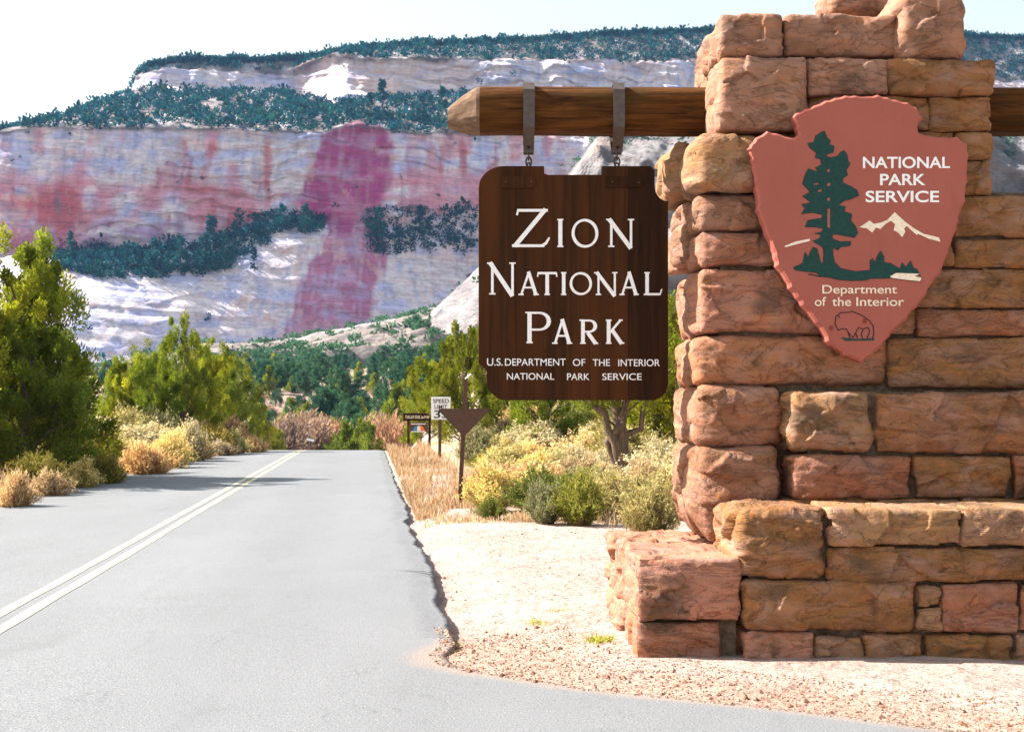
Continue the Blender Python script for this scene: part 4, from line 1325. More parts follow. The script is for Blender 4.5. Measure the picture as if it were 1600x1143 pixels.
# ------------------------------------------------------------------ arrowhead emblem
def build_arrowhead():
    YA = 8.80
    Z = lambda pts: np.array([(1140 + x / 2.54, 130 + y / 2.54) for x, y in pts])
    out = Z([(248, 135), (262, 118), (300, 100), (335, 88), (380, 68), (420, 57), (460, 47), (500, 46), (545, 49), (590, 44), (630, 55), (665, 65), (710, 75), (745, 95), (752, 112), (772, 138), (755, 152), (748, 172), (752, 194), (800, 207), (850, 213), (905, 211), (945, 240), (952, 290), (946, 330), (947, 385), (938, 430), (940, 465), (915, 520), (912, 550), (903, 580), (880, 640), (872, 670), (845, 735), (837, 755), (800, 800), (782, 840), (745, 890), (720, 910), (707, 935), (650, 985), (637, 1005), (600, 1050), (560, 1085), (525, 1110), (500, 1095), (455, 1080), (440, 1062), (400, 1040), (385, 1025), (375, 990), (345, 950), (335, 935), (290, 880), (270, 850), (240, 812), (227, 780), (187, 725), (180, 690), (172, 655), (147, 600), (127, 540), (110, 500), (113, 465), (103, 420), (101, 390), (90, 340), (84, 310), (80, 285), (68, 262), (85, 240), (105, 215), (150, 188), (190, 198), (255, 215), (274, 205), (268, 180), (258, 155)])
    # scallop each edge a little
    o2 = []
    n = len(out)
    cen = out.mean(0)
    for i in range(n):
        a, b = out[i], out[(i + 1) % n]
        o2.append(a)
        m = (a + b) / 2
        d = b - a
        nn = np.array([-d[1], d[0]]) / (np.linalg.norm(d) + 1e-9)
        if np.linalg.norm(d) > 9: o2.append(m + nn * 1.3)
    out = np.array(o2)
    # inset for the chamfer
    n = len(out)
    ins = []
    for i in range(n):
        a, b, c = out[i - 1], out[i], out[(i + 1) % n]
        t = (c - a) / (np.linalg.norm(c - a) + 1e-9)
        ins.append(b + np.array([-t[1], t[0]]) * 3.6)
    ins = np.array(ins)
    root = thing('arrowhead_emblem', 'brick-red arrowhead plaque with green tree and white lettering on the stone wall', 'emblem', P(1345, 565, YA))
    V = [tuple(P(x, y, YA)) for x, y in ins]
    V += [(P(x, y, YA)[0], YA + 0.016, P(x, y, YA)[2]) for x, y in out]
    V += [(P(x, y, YA)[0], YA + 0.10, P(x, y, YA)[2]) for x, y in out]
    F = [tuple(range(n))[::-1]]
    for i in range(n):
        j = (i + 1) % n
        F += [(i, j, n + j, n + i), (n + i, n + j, 2 * n + j, 2 * n + i)]
    F.append(tuple(range(2 * n, 3 * n)))
    me = poly_mesh('plaque', V, F)
    bm = bmesh.new(); bm.from_mesh(me); bmesh.ops.recalc_face_normals(bm, faces=bm.faces); bm.to_mesh(me); bm.free()
    obj('plaque', me, MAT['arrow'], root)
    # two hidden brackets carry it off the stones
    for x, y in ((1250, 330), (1440, 330), (1345, 480)):
        a = P(x, y, YA)
        V, F = box(a[0] - .03, a[0] + .03, YA + 0.099, YA + 0.24, a[2] - .03, a[2] + .03)
        obj('bracket', poly_mesh('bracket', V, F), MAT['iron'], root)
    tree = Z([(375, 190), (385, 215), (400, 230), (395, 245), (415, 250), (410, 275), (388, 280), (382, 290), (400, 297), (430, 290), (440, 275), (455, 268), (465, 285), (470, 310), (478, 320), (462, 345), (468, 365), (450, 375), (448, 395), (480, 410), (505, 425), (512, 445), (480, 460), (455, 465), (432, 485), (460, 490), (455, 510), (485, 520), (480, 545), (500, 570), (508, 595), (495, 612), (460, 605), (420, 598), (407, 600), (408, 618), (440, 630), (482, 628), (478, 645), (440, 648), (430, 662), (410, 652), (409, 680), (416, 710), (440, 735), (500, 748), (558, 742), (558, 705), (566, 695), (578, 712), (585, 690), (600, 665), (612, 690), (613, 712), (640, 716), (660, 728), (676, 736), (685, 712), (700, 730), (718, 705), (730, 735), (742, 738), (758, 762), (700, 757), (642, 765), (636, 773), (560, 774), (540, 781), (480, 783), (430, 779), (400, 771), (360, 766), (345, 751), (300, 746), (260, 741), (252, 732), (290, 715), (300, 670), (312, 690), (318, 676), (332, 650), (346, 656), (355, 690), (361, 712), (371, 713), (374, 680), (371, 652), (330, 625), (355, 618), (363, 601), (335, 597), (366, 590), (371, 576), (340, 570), (300, 570), (310, 545), (365, 536), (368, 521), (330, 512), (285, 518), (300, 496), (285, 482), (322, 475), (302, 456), (288, 450), (320, 433), (302, 411), (290, 400), (300, 365), (312, 340), (348, 353), (341, 336), (365, 325), (361, 301), (340, 295), (345, 275), (320, 258), (310, 240), (335, 235), (342, 210), (358, 200)])
    YF = YA - 0.0005
    relief('tree_outline', stroke(np.vstack([tree, tree[:1]]), 1.5), YF, 0.0015, MAT['black'], root, 0.00004)
    relief('painted_tree', [tree], YF, 0.0030, MAT['tree_green'], root, 0)
    gap = [Z(p) for p in ([(388, 500), (398, 498), (397, 560), (399, 575), (388, 572)], [(388, 456), (398, 455), (397, 468), (388, 466)], [(386, 345), (396, 340), (396, 352), (388, 354)], [(388, 398), (400, 396), (398, 408), (386, 408)], [(352, 424), (366, 422), (364, 430), (350, 432)], [(334, 399), (352, 396), (350, 402), (334, 404)])]
    for g_ in gap: relief('painted_gap', [g_], YF, 0.0044, MAT['arrow'], root, 0)
    mts = [Z([(515, 572), (555, 545), (571, 558), (600, 553), (625, 543), (655, 512), (690, 545), (730, 575), (770, 598), (830, 612), (836, 629), (790, 617), (747, 597), (744, 603), (722, 584), (703, 566), (692, 577), (697, 590), (685, 611), (670, 594), (651, 583), (657, 560), (641, 546), (620, 557), (598, 579), (581, 572), (566, 593), (545, 576)]), Z([(218, 646), (260, 629), (318, 617), (318, 626), (265, 639), (222, 651)])]
    for m_ in mts: relief('painted_mountain', [m_], YF, 0.0028, MAT['cream'], root)
    lake = Z([(635, 767), (660, 753), (755, 756), (733, 766), (761, 772), (755, 786), (700, 780), (645, 773)])
    relief('lake_outline', stroke(np.vstack([lake, lake[:1]]), 1.6), YF, 0.0036, MAT['black'], root, 0.00004)
    relief('painted_lake', [lake], YF, 0.0048, MAT['cream'], root)
    relief('painted_shore', stroke(Z([(312, 758), (335, 761), (362, 768)]), 1.8), YF, 0.002, MAT['black'], root)
    for (w, x0, y0, x1, y1, wt) in (('NATIONAL', 529, 292, 874, 338, .018), ('PARK', 597, 360, 777, 405, .018), ('SERVICE', 540, 427, 831, 473, .018)):
        a, b = Z([(x0, y0), (x1, y1)])
        text_relief(w, a[0], a[1], b[0], b[1], YF, 0.003, MAT['white'], root, wt)
    for (w, x0, y0, x1, y1, wt) in (('Department', 368, 801, 664, 845, .006), ('of', 338, 848, 383, 884, .006), ('the', 407, 849, 482, 884, .006), ('Interior', 503, 849, 692, 884, .006)):
        a, b = Z([(x0, y0), (x1, y1)])
        text_relief(w, a[0], a[1], b[0], b[1], YF, 0.003, MAT['cream'], root, wt)
    bis = []
    for pl in ([(430, 980), (418, 955), (422, 925), (440, 910), (470, 909), (485, 905), (520, 918), (555, 942), (570, 965), (572, 1000), (565, 1014)],
               [(430, 980), (445, 974), (462, 974), (472, 990), (490, 1010), (500, 990), (512, 968), (530, 976), (548, 968)],
               [(500, 990), (508, 1012)], [(530, 976), (522, 995), (528, 1014)], [(548, 968), (556, 985), (545, 1014)], [(422, 925), (432, 918), (436, 930)], [(470, 990), (478, 1012)]):
        bis += stroke(Z(pl), 1.5)
    relief('painted_bison', bis, YF, 0.002, MAT['black'], root, 0.00004)
    relief('painted_turf', [Z([(440, 1008), (500, 1014), (573, 1012), (575, 1020), (460, 1022)])], YF, 0.0025, MAT['tree_green'], root)
    for x, y in ((535, 944), (403, 971)):
        c = Z([(x, y)])[0]
        relief('rust_spot', [[(c[0] + 3.4 * math.cos(a), c[1] + 4 * math.sin(a)) for a in np.linspace(0, 2 * math.pi, 13)[:-1]]], YF, 0.0026, MAT['spot'], root)
build_arrowhead()

# ------------------------------------------------------------------ roadside signs
def build_yield():
    Y = 21.2
    b = P(721, 790, Y); X = b[0]
    root = thing('road_sign', 'brown downward-pointing triangle road sign on a slim post by the asphalt edge', 'sign', (X, Y, gz(X, Y)))
    zt = P(0, 592, Y)[2]
    lean = 0.05
    V, F = [], []
    def prof(z): return X + lean * (z - 0.6)
    w = 0.034
    for z in (gz(X, Y) - 0.3, zt):
        for dx, dy in ((-w, 0), (-w, -0.03), (w, -0.03), (w, 0)):
            V.append((prof(z) + dx, Y + dy, z))
    F = [(0, 1, 5, 4), (1, 2, 6, 5), (2, 3, 7, 6), (3, 0, 4, 7), (4, 5, 6, 7), (0, 3, 2, 1)]
    obj('post', poly_mesh('post', V, F), MAT['brownmetal'], root)
    pts = [(685, 640), (687, 638), (763, 638), (765, 640), (764, 642), (727, 680), (725, 681), (722, 680), (686, 642)]
    relief('triangle_panel', [pts], Y - 0.034, 0.006, MAT['brownmetal'], root)
    for yy in (646, 668):
        q = (725, yy)
        relief('bolt', [[(q[0] + 1.2 * math.cos(a), q[1] + 1.2 * math.sin(a)) for a in np.linspace(0, 2 * math.pi, 9)[:-1]]], Y - 0.041, 0.006, MAT['iron'], root)
    a = P(727, 592, Y); c = P(736, 584, Y)
    V, F = tube([a, c], 0.012, 6)
    obj('bracket', mesh_np('bracket', V, F), MAT['cream'], root)
build_yield()

def build_speed():
    Y = 39.0
    b = P(687, 715, Y)
    root = thing('speed_limit_sign', 'white speed limit sign on a brown post behind the triangle sign', 'sign', (b[0], Y, gz(b[0], Y)))
    me = bevel_box('post', b[0] - 0.045, b[0] + 0.045, Y + 0.01, Y + 0.08, gz(b[0], Y) - 0.3, P(0, 622, Y)[2], 0.004, 1)
    obj('post', me, MAT['brownmetal'], root)
    a, c = P(674, 655, Y), P(704, 620, Y)
    obj('panel', bevel_box('panel', a[0], c[0], Y - 0.008, Y + 0.008, a[2], c[2], 0.003, 1), MAT['white'], root)
    for w, x0, y0, x1, y1 in (('SPEED', 676.5, 623, 701.5, 629.5), ('LIMIT', 679, 632, 699, 638.5), ('3', 678, 641, 688, 653), ('5', 690, 641, 700, 653)):
        text_relief(w, x0, y0, x1, y1, Y - 0.009, 0.004, MAT['black'], root, 0.012)
build_speed()

def build_board():
    Y = 50.0
    def q(x, y): return P(x, y, Y)
    c = q(655, 690)
    root = thing('information_board', 'low brown information board with a coloured arch emblem far along the verge', 'sign', (c[0], Y, gz(c[0], Y)))
    for x in (638, 671):
        p = q(x, 0)
        obj('post', bevel_box('post', p[0] - .05, p[0] + .05, Y, Y + .1, gz(p[0], Y) - .3, q(0, 650)[2], .01, 1), MAT['plank'], root)
    a, b = q(630, 657), q(674, 645)
    obj('header_board', bevel_box('header_board', a[0], b[0], Y - .06, Y - .005, a[2], b[2], .01, 1), MAT['plank'], root)
    # worn pale lettering, too small to read
    segs = []
    rr = random.Random(4)
    x = 634
    while x < 671:
        wd = rr.uniform(1.2, 2.0)
        segs += stroke([(x, 648.5 + rr.uniform(0, .8)), (x + rr.uniform(-.2, .4), 653.5)], 0.7)
        if rr.random() < .6: segs += stroke([(x, rr.choice([648.8, 651, 653])), (x + wd, rr.choice([648.8, 651, 653]))], 0.7)
        x += wd + (1.6 if rr.random() < .2 else .5)
    relief('worn_lettering', segs, Y - .062, .004, MAT['cream'], root)
    a, b = q(639, 675), q(668, 660)
    obj('panel', bevel_box('panel', a[0], b[0], Y - .05, Y - .01, a[2], b[2], .008, 1), MAT['brownmetal'], root)
    def fan(a0, a1, r):
        return [(654.5, 673)] + [(654.5 + r * math.cos(t), 673 - r * math.sin(t)) for t in np.linspace(R(a0), R(a1), 10)]
    relief('arch_orange', [fan(0, 90, 9)], Y - .052, .004, MAT['orange'], root)
    relief('arch_blue', [fan(90, 180, 9)], Y - .052, .004, MAT['blue'], root)
    relief('arch_cream', [[(652, 673), (652, 667), (654.5, 664.5), (657, 667), (657, 673)]], Y - .058, .004, MAT['cream'], root)
    for y in (662, 674):
        relief('white_strip', stroke([(642, y), (665, y)], 1.2), Y - .052, .003, MAT['white'], root)
    for x in (641, 668):
        a_, b_ = q(x, 0), 0
        V, F = tube([(a_[0], Y - .03, q(0, 661)[2]), (a_[0], Y - .03, q(0, 656)[2])], .012, 6)
        obj('hanger', mesh_np('hanger', V, F), MAT['iron'], root)
build_board()

def build_small_sign():
    Y = 92.0
    c = P(485, 690, Y)
    root = thing('small_road_sign', 'tiny white sign beyond the crest of the road', 'sign', (c[0], Y, gz(c[0], Y)))
    z0 = gz(c[0], Y)
    obj('post', bevel_box('post', c[0] - .05, c[0] + .05, Y, Y + .08, z0 - .3, P(0, 684, Y)[2], .01, 1), MAT['strap'], root)
    pts = [(479.5, 684), (491, 686.5), (491, 690), (479.5, 687.5)]
    relief('panel', [pts], Y - .004, .02, MAT['white'], root)
build_small_sign()

# ------------------------------------------------------------------ trees and shrubs
J = {}
J['a'] = make_juniper('juniper_tree', MAT['juniper'], 1, 4.7, 1.5, 140, 215, 0.078, 'round', 0.10, 3)
J['b'] = make_juniper('juniper_tree', MAT['juniper'], 2, 4.2, 1.6, 135, 215, 0.078, 'round', 0.08, 3)
J['c'] = make_juniper('juniper_tree', MAT['juniper'], 3, 4.4, 1.3, 110, 215, 0.078, 'cone', 0.10, 2)
J['d'] = make_juniper('juniper_tree', MAT['juniper_yellow'], 4, 4.0, 1.5, 95, 220, 0.085, 'round', 0.12, 3)
J['f'] = make_juniper('juniper_tree', MAT['juniper'], 6, 5.4, 2.2, 130, 220, 0.085, 'round', 0.34, 3, True)
J['g'] = make_juniper('spindly_tree', MAT['juniper_yellow'], 9, 3.6, 1.0, 60, 60, 0.06, 'cone', 0.15, 4)
used = set()
def plant(key, pxx, Y, height, wide, label, group, table, base_h, rz=None, cat=None, zoff=0.0):
    X = (pxx - HX) * Y / FPX
    z = gz(X, Y) + zoff
    s = height / base_h
    loc = (X, Y, z)
    rz = random.uniform(0, 6.28) if rz is None else rz
    root = table[key]
    if key in used:
        r = place(root, loc, rz, (s * wide, s * wide, s), label, group)
    else:
        used.add(key)
        r = root
        r.location = loc; r.rotation_euler = (0, 0, rz); r.scale = (s * wide, s * wide, s)
        r['label'] = label
        r['group'] = group
    if cat: r['category'] = cat
    return r
def h_at(y_top, Y, X_px, zoff=0.0):
    X = (X_px - HX) * Y / FPX
    return CAMH - (y_top - HY) * Y / FPX - gz(X, Y)
GL, GR = 'junipers left of the road', 'junipers behind the signs on the right'
for key, x, ytop, Y, wide, lab in (
    ('a', 12, 362, 29, 1.0, 'tall dark green juniper cut by the left edge of the photo'),
    ('c', 66, 372, 30.5, 0.92, 'tall juniper with a narrow spire, second from the left edge'),
    ('b', 40, 500, 27.5, 1.1, 'low round juniper at the foot of the two tallest left junipers'),
    ('a2', -70, 400, 27, 1.1, 'juniper mostly outside the left edge of the photo'),
    ('c2', 182, 560, 50, 0.85, 'small juniper at the left end of the roadside clump'),
    ('a3', 287, 490, 50, 0.8, 'tallest juniper of the clump left of the road'),
    ('b2', 245, 560, 47, 0.95, 'rounded juniper left of the tallest in the roadside clump'),
    ('a4', 335, 535, 64, 0.95, 'dense juniper just right of the tallest in the roadside clump'),
    ('b3', 372, 572, 77, 1.0, 'dense round juniper near the right end of the roadside clump'),
    ('c3', 402, 630, 90, 1.1, 'low juniper sloping down to the road at the clump end'),
    ('a5', 312, 522, 55, 0.8, 'slim juniper half hidden right of the tallest in the clump'),
    ('b4', 352, 556, 70, 1.0, 'round juniper in the back of the roadside clump'),
    ('c4', 216, 556, 50, 1.1, 'pointed juniper left of the rounded one in the clump'),
    ('d', 190, 600, 46, 0.8, 'small yellow-green juniper low in front of the roadside clump')):
    k = key[0]
    base = {'a': 4.7, 'b': 4.2, 'c': 4.4, 'd': 4.0, 'f': 5.4}[k]
    plant(k, x, Y, h_at(ytop, Y, x), wide, lab, GL, J, base)
for x, ytop, Y in ((205, 538, 53), (232, 528, 54)):
    plant('g', x, Y, h_at(ytop, Y, x), 1.3, 'thin pale leafed tree, %s of the two behind the roadside clump' % ('left' if x < 220 else 'right'), GL, J, 3.6)
plant('b', 427, 98, h_at(668, 98, 427), 1.0, 'smallest dark juniper shrub at the road crest, left side', GL, J, 4.2)
for key, x, ytop, Y, wide, lab in (
    ('d', 728, 505, 44, 0.9, 'yellow-green juniper behind the speed limit sign'),
    ('d2', 690, 556, 58, 1.0, 'juniper rising behind the information board'),
    ('b', 655, 600, 72, 1.0, 'round juniper on the bank above the information board'),
    ('f', 966, 405, 31, 0.95, 'large juniper with forked trunk behind the hanging sign'),
    ('d3', 1060, 470, 36, 0.9, 'yellow-green juniper beside the stone pillar'),
    ('b2', 850, 520, 40, 1.0, 'round juniper behind the left half of the hanging sign'),
    ('c2', 790, 560, 52, 1.1, 'juniper behind the lower left corner of the hanging sign'),
    ('d4', 1600, 300, 27, 1.1, 'yellow-green tree top peeking over the right shoulder of the wall'),
    ('b3', 910, 560, 60, 1.2, 'far round juniper under the middle of the hanging sign'),
    ('a2', 1030, 545, 52, 1.2, 'dark juniper between the hanging sign and the pillar'),
    ('b6', 1022, 575, 37, 1.15, 'low dark juniper filling the gap right of the forked trunk'),
    ('b4', 760, 600, 66, 1.1, 'far juniper right of the triangle sign')):
    k = key[0]
    base = {'a': 4.7, 'b': 4.2, 'c': 4.4, 'd': 4.0, 'f': 5.4}[k]
    plant(k, x, Y, h_at(ytop, Y, x), wide, lab, GR, J, base, rz=(0.2 if k == 'f' else None))

# trees in the dip and on the slope beyond the crest
FPN = {'p': make_pine('pine_tree', MAT['far_conifer'], 21, 10, 2.1, 60, 34, 0.42, 0.2), 'q': make_pine('pine_tree', MAT['far_conifer'], 22, 9, 2.6, 60, 34, 0.42, 0.08)}
FPN['r'] = make_juniper('far_juniper', MAT['far_conifer'], 23, 5.0, 2.3, 60, 70, 0.26, 'round', 0.05, 3, csize=1.9)
FPN['s'] = make_juniper('far_juniper', MAT['juniper'], 24, 5.0, 2.0, 60, 70, 0.24, 'cone', 0.05, 3, csize=1.9)
rs = random.Random(5)
valley = [('p', 556, 575, 320), ('p', 476, 560, 300), ('q', 575, 600, 300), ('r', 520, 640, 210), ('s', 450, 622, 150), ('s', 478, 628, 160), ('r', 500, 618, 175), ('r', 545, 628, 150),
          ('s', 566, 622, 170), ('s', 540, 660, 108), ('s', 562, 655, 112), ('s', 575, 660, 104), ('s', 520, 655, 122), ('s', 602, 650, 122), ('s', 628, 652, 110), ('s', 432, 655, 112), ('s', 585, 645, 130), ('r', 550, 645, 132), ('s', 470, 640, 130), ('r', 500, 642, 134), ('s', 640, 655, 100), ('q', 622, 555, 300), ('p', 592, 546, 340), ('q', 650, 560, 260), ('q', 606, 600, 230), ('r', 585, 606, 240), ('s', 626, 612, 190), ('r', 432, 610, 190),
          ('p', 388, 572, 330), ('p', 405, 566, 340), ('r', 418, 600, 260), ('q', 535, 590, 290), ('r', 455, 590, 280), ('r', 502, 588, 310), ('q', 640, 585, 240), ('p', 665, 570, 280), ('r', 412, 640, 140), ('s', 600, 638, 150), ('p', 676, 585, 230), ('r', 560, 598, 330), ('q', 618, 575, 330)]
labs = {'p': 'slim blue-green pine beyond the road crest', 'q': 'broad blue-green pine beyond the road crest', 'r': 'rounded blue-green juniper beyond the road crest', 's': 'mid-green juniper beyond the road crest'}
for k, x, ytop, Y in valley:
    h = max(2.5, min(15, h_at(ytop, Y, x)))
    plant(k, x + rs.uniform(-3, 3), Y, h, rs.uniform(0.85, 1.15), labs[k], 'trees beyond the road crest', FPN, {'p': 10, 'q': 9, 'r': 5, 's': 5}[k])
for j in range(120):
    Y = rs.uniform(140, 420)
    x = rs.uniform(375, 700)
    k = rs.choice('qrrsr')
    plant(k, x, Y, rs.uniform(2.6, 6.0), rs.uniform(0.9, 1.3), labs[k], 'trees beyond the road crest', FPN, {'p': 10, 'q': 9, 'r': 5, 's': 5}[k])
for j in range(16):
    Y = rs.uniform(130, 330); x = rs.uniform(60, 380)
    k = rs.choice('qrs')
    plant(k, x, Y, rs.uniform(3, 6.5), rs.uniform(0.9, 1.3), 'blue-green tree behind the left roadside clump', 'trees behind the left clump', FPN, {'p': 10, 'q': 9, 'r': 5, 's': 5}[k])
for j in range(20):
    Y = rs.uniform(70, 220); x = rs.uniform(730, 1900)
    k = rs.choice('rsrs')
    plant(k, x, Y, rs.uniform(3.5, 6.0), rs.uniform(0.9, 1.3), 'tree on rising ground behind signs and wall', 'trees on the bank behind the wall', FPN, {'p': 10, 'q': 9, 'r': 5, 's': 5}[k])

# trees standing on the mesa: a woodland mass, and the tall pines one can pick out
def build_mesa_woods():
    Xg, Y, Z, S, px, py = MESA
    rng = np.random.default_rng(77)
    x, y, s = px.ravel(), py.ravel(), S.ravel()
    nz = fbm(v3(x / 26, y / 12, 0), 3, 201)
    d = np.zeros(len(x))
    d += 1.2 * s01(5.98, 6.05, s) * (s < 7.02) * (0.75 + 0.25 * (nz > -0.2))                       # rim
    d += 1.1 * (s > 3.99) * (s < 4.97) * (nz > -0.42) * (x > 20)
    d += 0.05 * (s > 5) * (s < 6) * (nz > 0.2)
    d += 0.035 * (s > 3.05) * (s < 4.0) * (nz > 0.1) + 0.05 * (s > 3.75) * (s < 4) * (x < 140)
    lb = (x > 85) * (x < 420) * (np.abs(y - np.interp(x, [90, 200, 330, 420], [398, 412, 405, 360])) < 24 + 10 * nz)
    lb = lb | ((x > 370) & (x < 505) & (np.abs(y - 352) < 16 + 10 * nz))
    lb = lb | ((x > 570) & (x < 780) & (np.abs(y - 362) < 34 + 14 * nz))
    d += 4.2 * lb * (nz > -0.45) * (s > 1.5) * (s < 3.35)
    d += 0.012 * (s > 1.05) * (s < 2.2) * (nz > 0.05)
    d += 0.10 * (s > 0.3) * (s < 1.0)
    area = np.ones_like(Y)
    area[:-1, :-1] = np.sqrt((Y[1:, :-1] - Y[:-1, :-1]) ** 2 + (Z[1:, :-1] - Z[:-1, :-1]) ** 2) * (Xg[0, 1] - Xg[0, 0])
    face = d * area.ravel() * (x > -120) * (x < 1760)
    n = 16500
    # thin the parts hidden behind the wall
    idx = rng.choice(len(face), n, replace=True, p=face / face.sum())
    pos = v3(Xg, Y, Z)[idx] + np.stack([rng.uniform(-.9, .9, n), rng.uniform(-.9, .9, n), np.zeros(n)], 1)
    size = rng.uniform(0.85, 2.15, n) * np.where(rng.random(n) < .10, 1.5, 1)
    size = np.where((s[idx] > 3.02) & (s[idx] < 4.0), size * .6, size)
    nl = 18
    q = rdir(n * nl, rng) * rng.random((n * nl, 1)) ** 0.5
    q[:, 2] = q[:, 2] * 0.95 + 0.55
    sz = np.repeat(size, nl)[:, None]
    p = np.repeat(pos, nl, 0) + q * sz * np.array([1, 1, 1.05])
    dd = unit(q + rdir(n * nl, rng) * 0.7)
    tone = np.repeat(rng.uniform(.45, 1.55, n), nl)[:, None] * rng.uniform(.8, 1.2, (n * nl, 1))
    warm = np.repeat((rng.random(n) < .25), nl)[:, None]
    col = tone * (np.array([1, 1, 1]) + warm * np.array([.7, .25, -.2]))
    V, F, C = leaf_quads(p, dd, (sz[:, 0] * 0.62), sz[:, 0] * 0.42, rng, col, 0.5)
    tag(obj('mesa_woodland', mesh_np('mesa_woodland', V, F, C), MAT['mesa_conifer']), 'blue-green juniper and pine woodland covering the mesa benches and rim', 'woodland', kind='stuff')
    return x, y, s, v3(Xg, Y, Z)
MW = build_mesa_woods()
MP = {'m': make_pine('mesa_pine', MAT['mesa_conifer'], 31, 12, 2.5, 44, 16, 0.9, 0.05), 'n': make_pine('mesa_pine', MAT['mesa_conifer'], 32, 10, 3.0, 44, 16, 0.9, 0.03)}
def mesa_pine(k, x, ybase, h, lab, grp='tall pines on the mesa benches'):
    dx = (MW[0] - x) ** 2 + (MW[1] - ybase) ** 2 + 1e5 * (MW[2] > 6.2)
    p = MW[3][int(np.argmin(dx))]
    root = MP[k]
    base = 12 if k == 'm' else 10
    s = h / base
    if k in used: r = place(root, p, random.uniform(0, 6), s, lab, grp)
    else:
        used.add(k); r = root; r.location = tuple(p); r.scale = (s, s, s); r['label'] = lab; r['group'] = grp
for k, x, yb, h, lab in (('m', 598, 186, 19, 'tall dark pine on the bench above the wine-red stain'), ('m', 578, 188, 13, 'shorter pine left of the tallest above the wine-red stain'), ('m', 692, 196, 19, 'tall pine on the bench just left of the beam tip'),
                         ('n', 660, 192, 14, 'pine between the two tall ones above the cliff'), ('m', 332, 418, 21, 'tall dark pine on the lower bench, left of the stain'), ('n', 318, 424, 15, 'broad pine left of the tall one on the lower bench'), ('n', 352, 424, 15, 'pine right of the tall one on the lower bench'),
                         ('m', 398, 424, 10, 'lone small pine at the right end of the lower bench'), ('n', 478, 366, 13, 'broad dark tree beside the foot of the wine-red stain'), ('n', 440, 362, 12, 'dark tree on the middle bench left of the stain'), ('n', 592, 372, 14, 'dark tree right of the wine-red stain foot'),
                         ('m', 655, 372, 15, 'tallest tree on the bench right of the stain'), ('n', 700, 382, 13, 'dark tree on the right bench beside the hanging sign'), ('n', 545, 186, 10, 'tree right on the cliff rim above the stain'), ('m', 110, 406, 12, 'pine at the left end of the lower bench'), ('n', 240, 420, 13, 'dark tree in the middle of the lower bench'), ('n', 282, 420, 14, 'dark tree left of the tall pine on the lower bench'), ('n', 730, 386, 12, 'dark tree at the edge of the hanging sign')):
    mesa_pine(k, x, yb, h, lab)

def scrub_on(grid, name, label, n, keep, seed, smin=0.7, smax=1.7):
    rng = np.random.default_rng(seed)
    Xg, Y, Z = grid[:3]
    pts = v3(Xg, Y, Z)
    x = HX + FPX * pts[:, 0] / pts[:, 1]; y = HY - (pts[:, 2] - CAMH) * FPX / pts[:, 1]
    w = keep(x, y, pts)
    idx = rng.choice(len(pts), n, p=w / w.sum())
    pos = pts[idx]
    size = rng.uniform(smin, smax, n)
    nl = 30
    q = rdir(n * nl, rng) * rng.random((n * nl, 1)) ** 0.4
    q[:, 2] = q[:, 2] * 0.8 + 0.45
    sz = np.repeat(size, nl)[:, None]
    V, F, C = leaf_quads(np.repeat(pos, nl, 0) + q * sz, unit(q + rdir(n * nl, rng) * .7), sz[:, 0] * .6, sz[:, 0] * .4, rng, np.repeat(rng.uniform(.6, 1.3, n), nl)[:, None] * np.ones(3), .5)
    tag(obj(name, mesh_np(name, V, F, C), MAT['far_conifer']), label, 'scrub', kind='stuff')
scrub_on(RIDGE, 'ridge_scrub', 'dark scrub dotted over the sunlit slickrock ridge', 1000, lambda x, y, p: ((x > 100) & (x < 1000)) * (0.12 + 1.0 * s01(0.0, .3, fbm(v3(p[:, 0] / 14, p[:, 1] / 14, 0), 3, 301)) + 3.0 * (y > 545) * (x > 380)), 41)
scrub_on(DOME, 'dome_scrub', 'dark scrub clinging to the white sandstone dome', 420, lambda x, y, p: ((x > 700) & (x < 1700)) * (0.05 + 1.0 * s01(0.05, .3, fbm(v3(p[:, 0] / 12, p[:, 2] / 9, 0), 3, 302))), 42)

# ---- desert shrubs, each an individual
SH = {}
def shrub_kind(key, label_name, **kw):
    root = thing(label_name, 'x', 'shrub', (0, 0, 0))
    me = shrub_mesh(**kw)
    obj('branches', me, MAT['shrub'], root)
    SH[key] = root
shrub_kind('sage', 'sagebrush', seed=51, Rm=0.75, H=0.8, stems=380, leaves=6500, leaf=0.055, low=(.17, .13, .09), mid=(.17, .18, .085), tip=(.27, .27, .15))
shrub_kind('green', 'green_shrub', seed=52, Rm=0.75, H=0.8, stems=340, leaves=7000, leaf=0.055, low=(.14, .11, .05), mid=(.11, .14, .03), tip=(.20, .22, .055))
shrub_kind('rabbit', 'rabbitbrush', seed=53, Rm=0.75, H=0.85, stems=420, leaves=5500, leaf=0.06, low=(.25, .2, .08), mid=(.23, .225, .085), tip=(.36, .325, .14), tipfrac=.3, flower=(.50, .43, .22), nflower=1700)
shrub_kind('tan', 'dry_shrub', seed=54, Rm=0.75, H=0.75, stems=520, leaves=5000, leaf=0.07, low=(.29, .19, .11), mid=(.38, .27, .165), tip=(.48, .37, .25), upright=.9)
shrub_kind('olive', 'olive_shrub', seed=55, Rm=0.75, H=0.75, stems=420, leaves=6500, leaf=0.055, low=(.16, .10, .04), mid=(.16, .15, .03), tip=(.28, .24, .06))
shrub_kind('grey', 'bare_shrub', seed=56, Rm=0.9, H=1.2, stems=700, leaves=2600, leaf=0.10, low=(.20, .135, .12), mid=(.25, .17, .155), tip=(.30, .215, .19), upright=1.0)
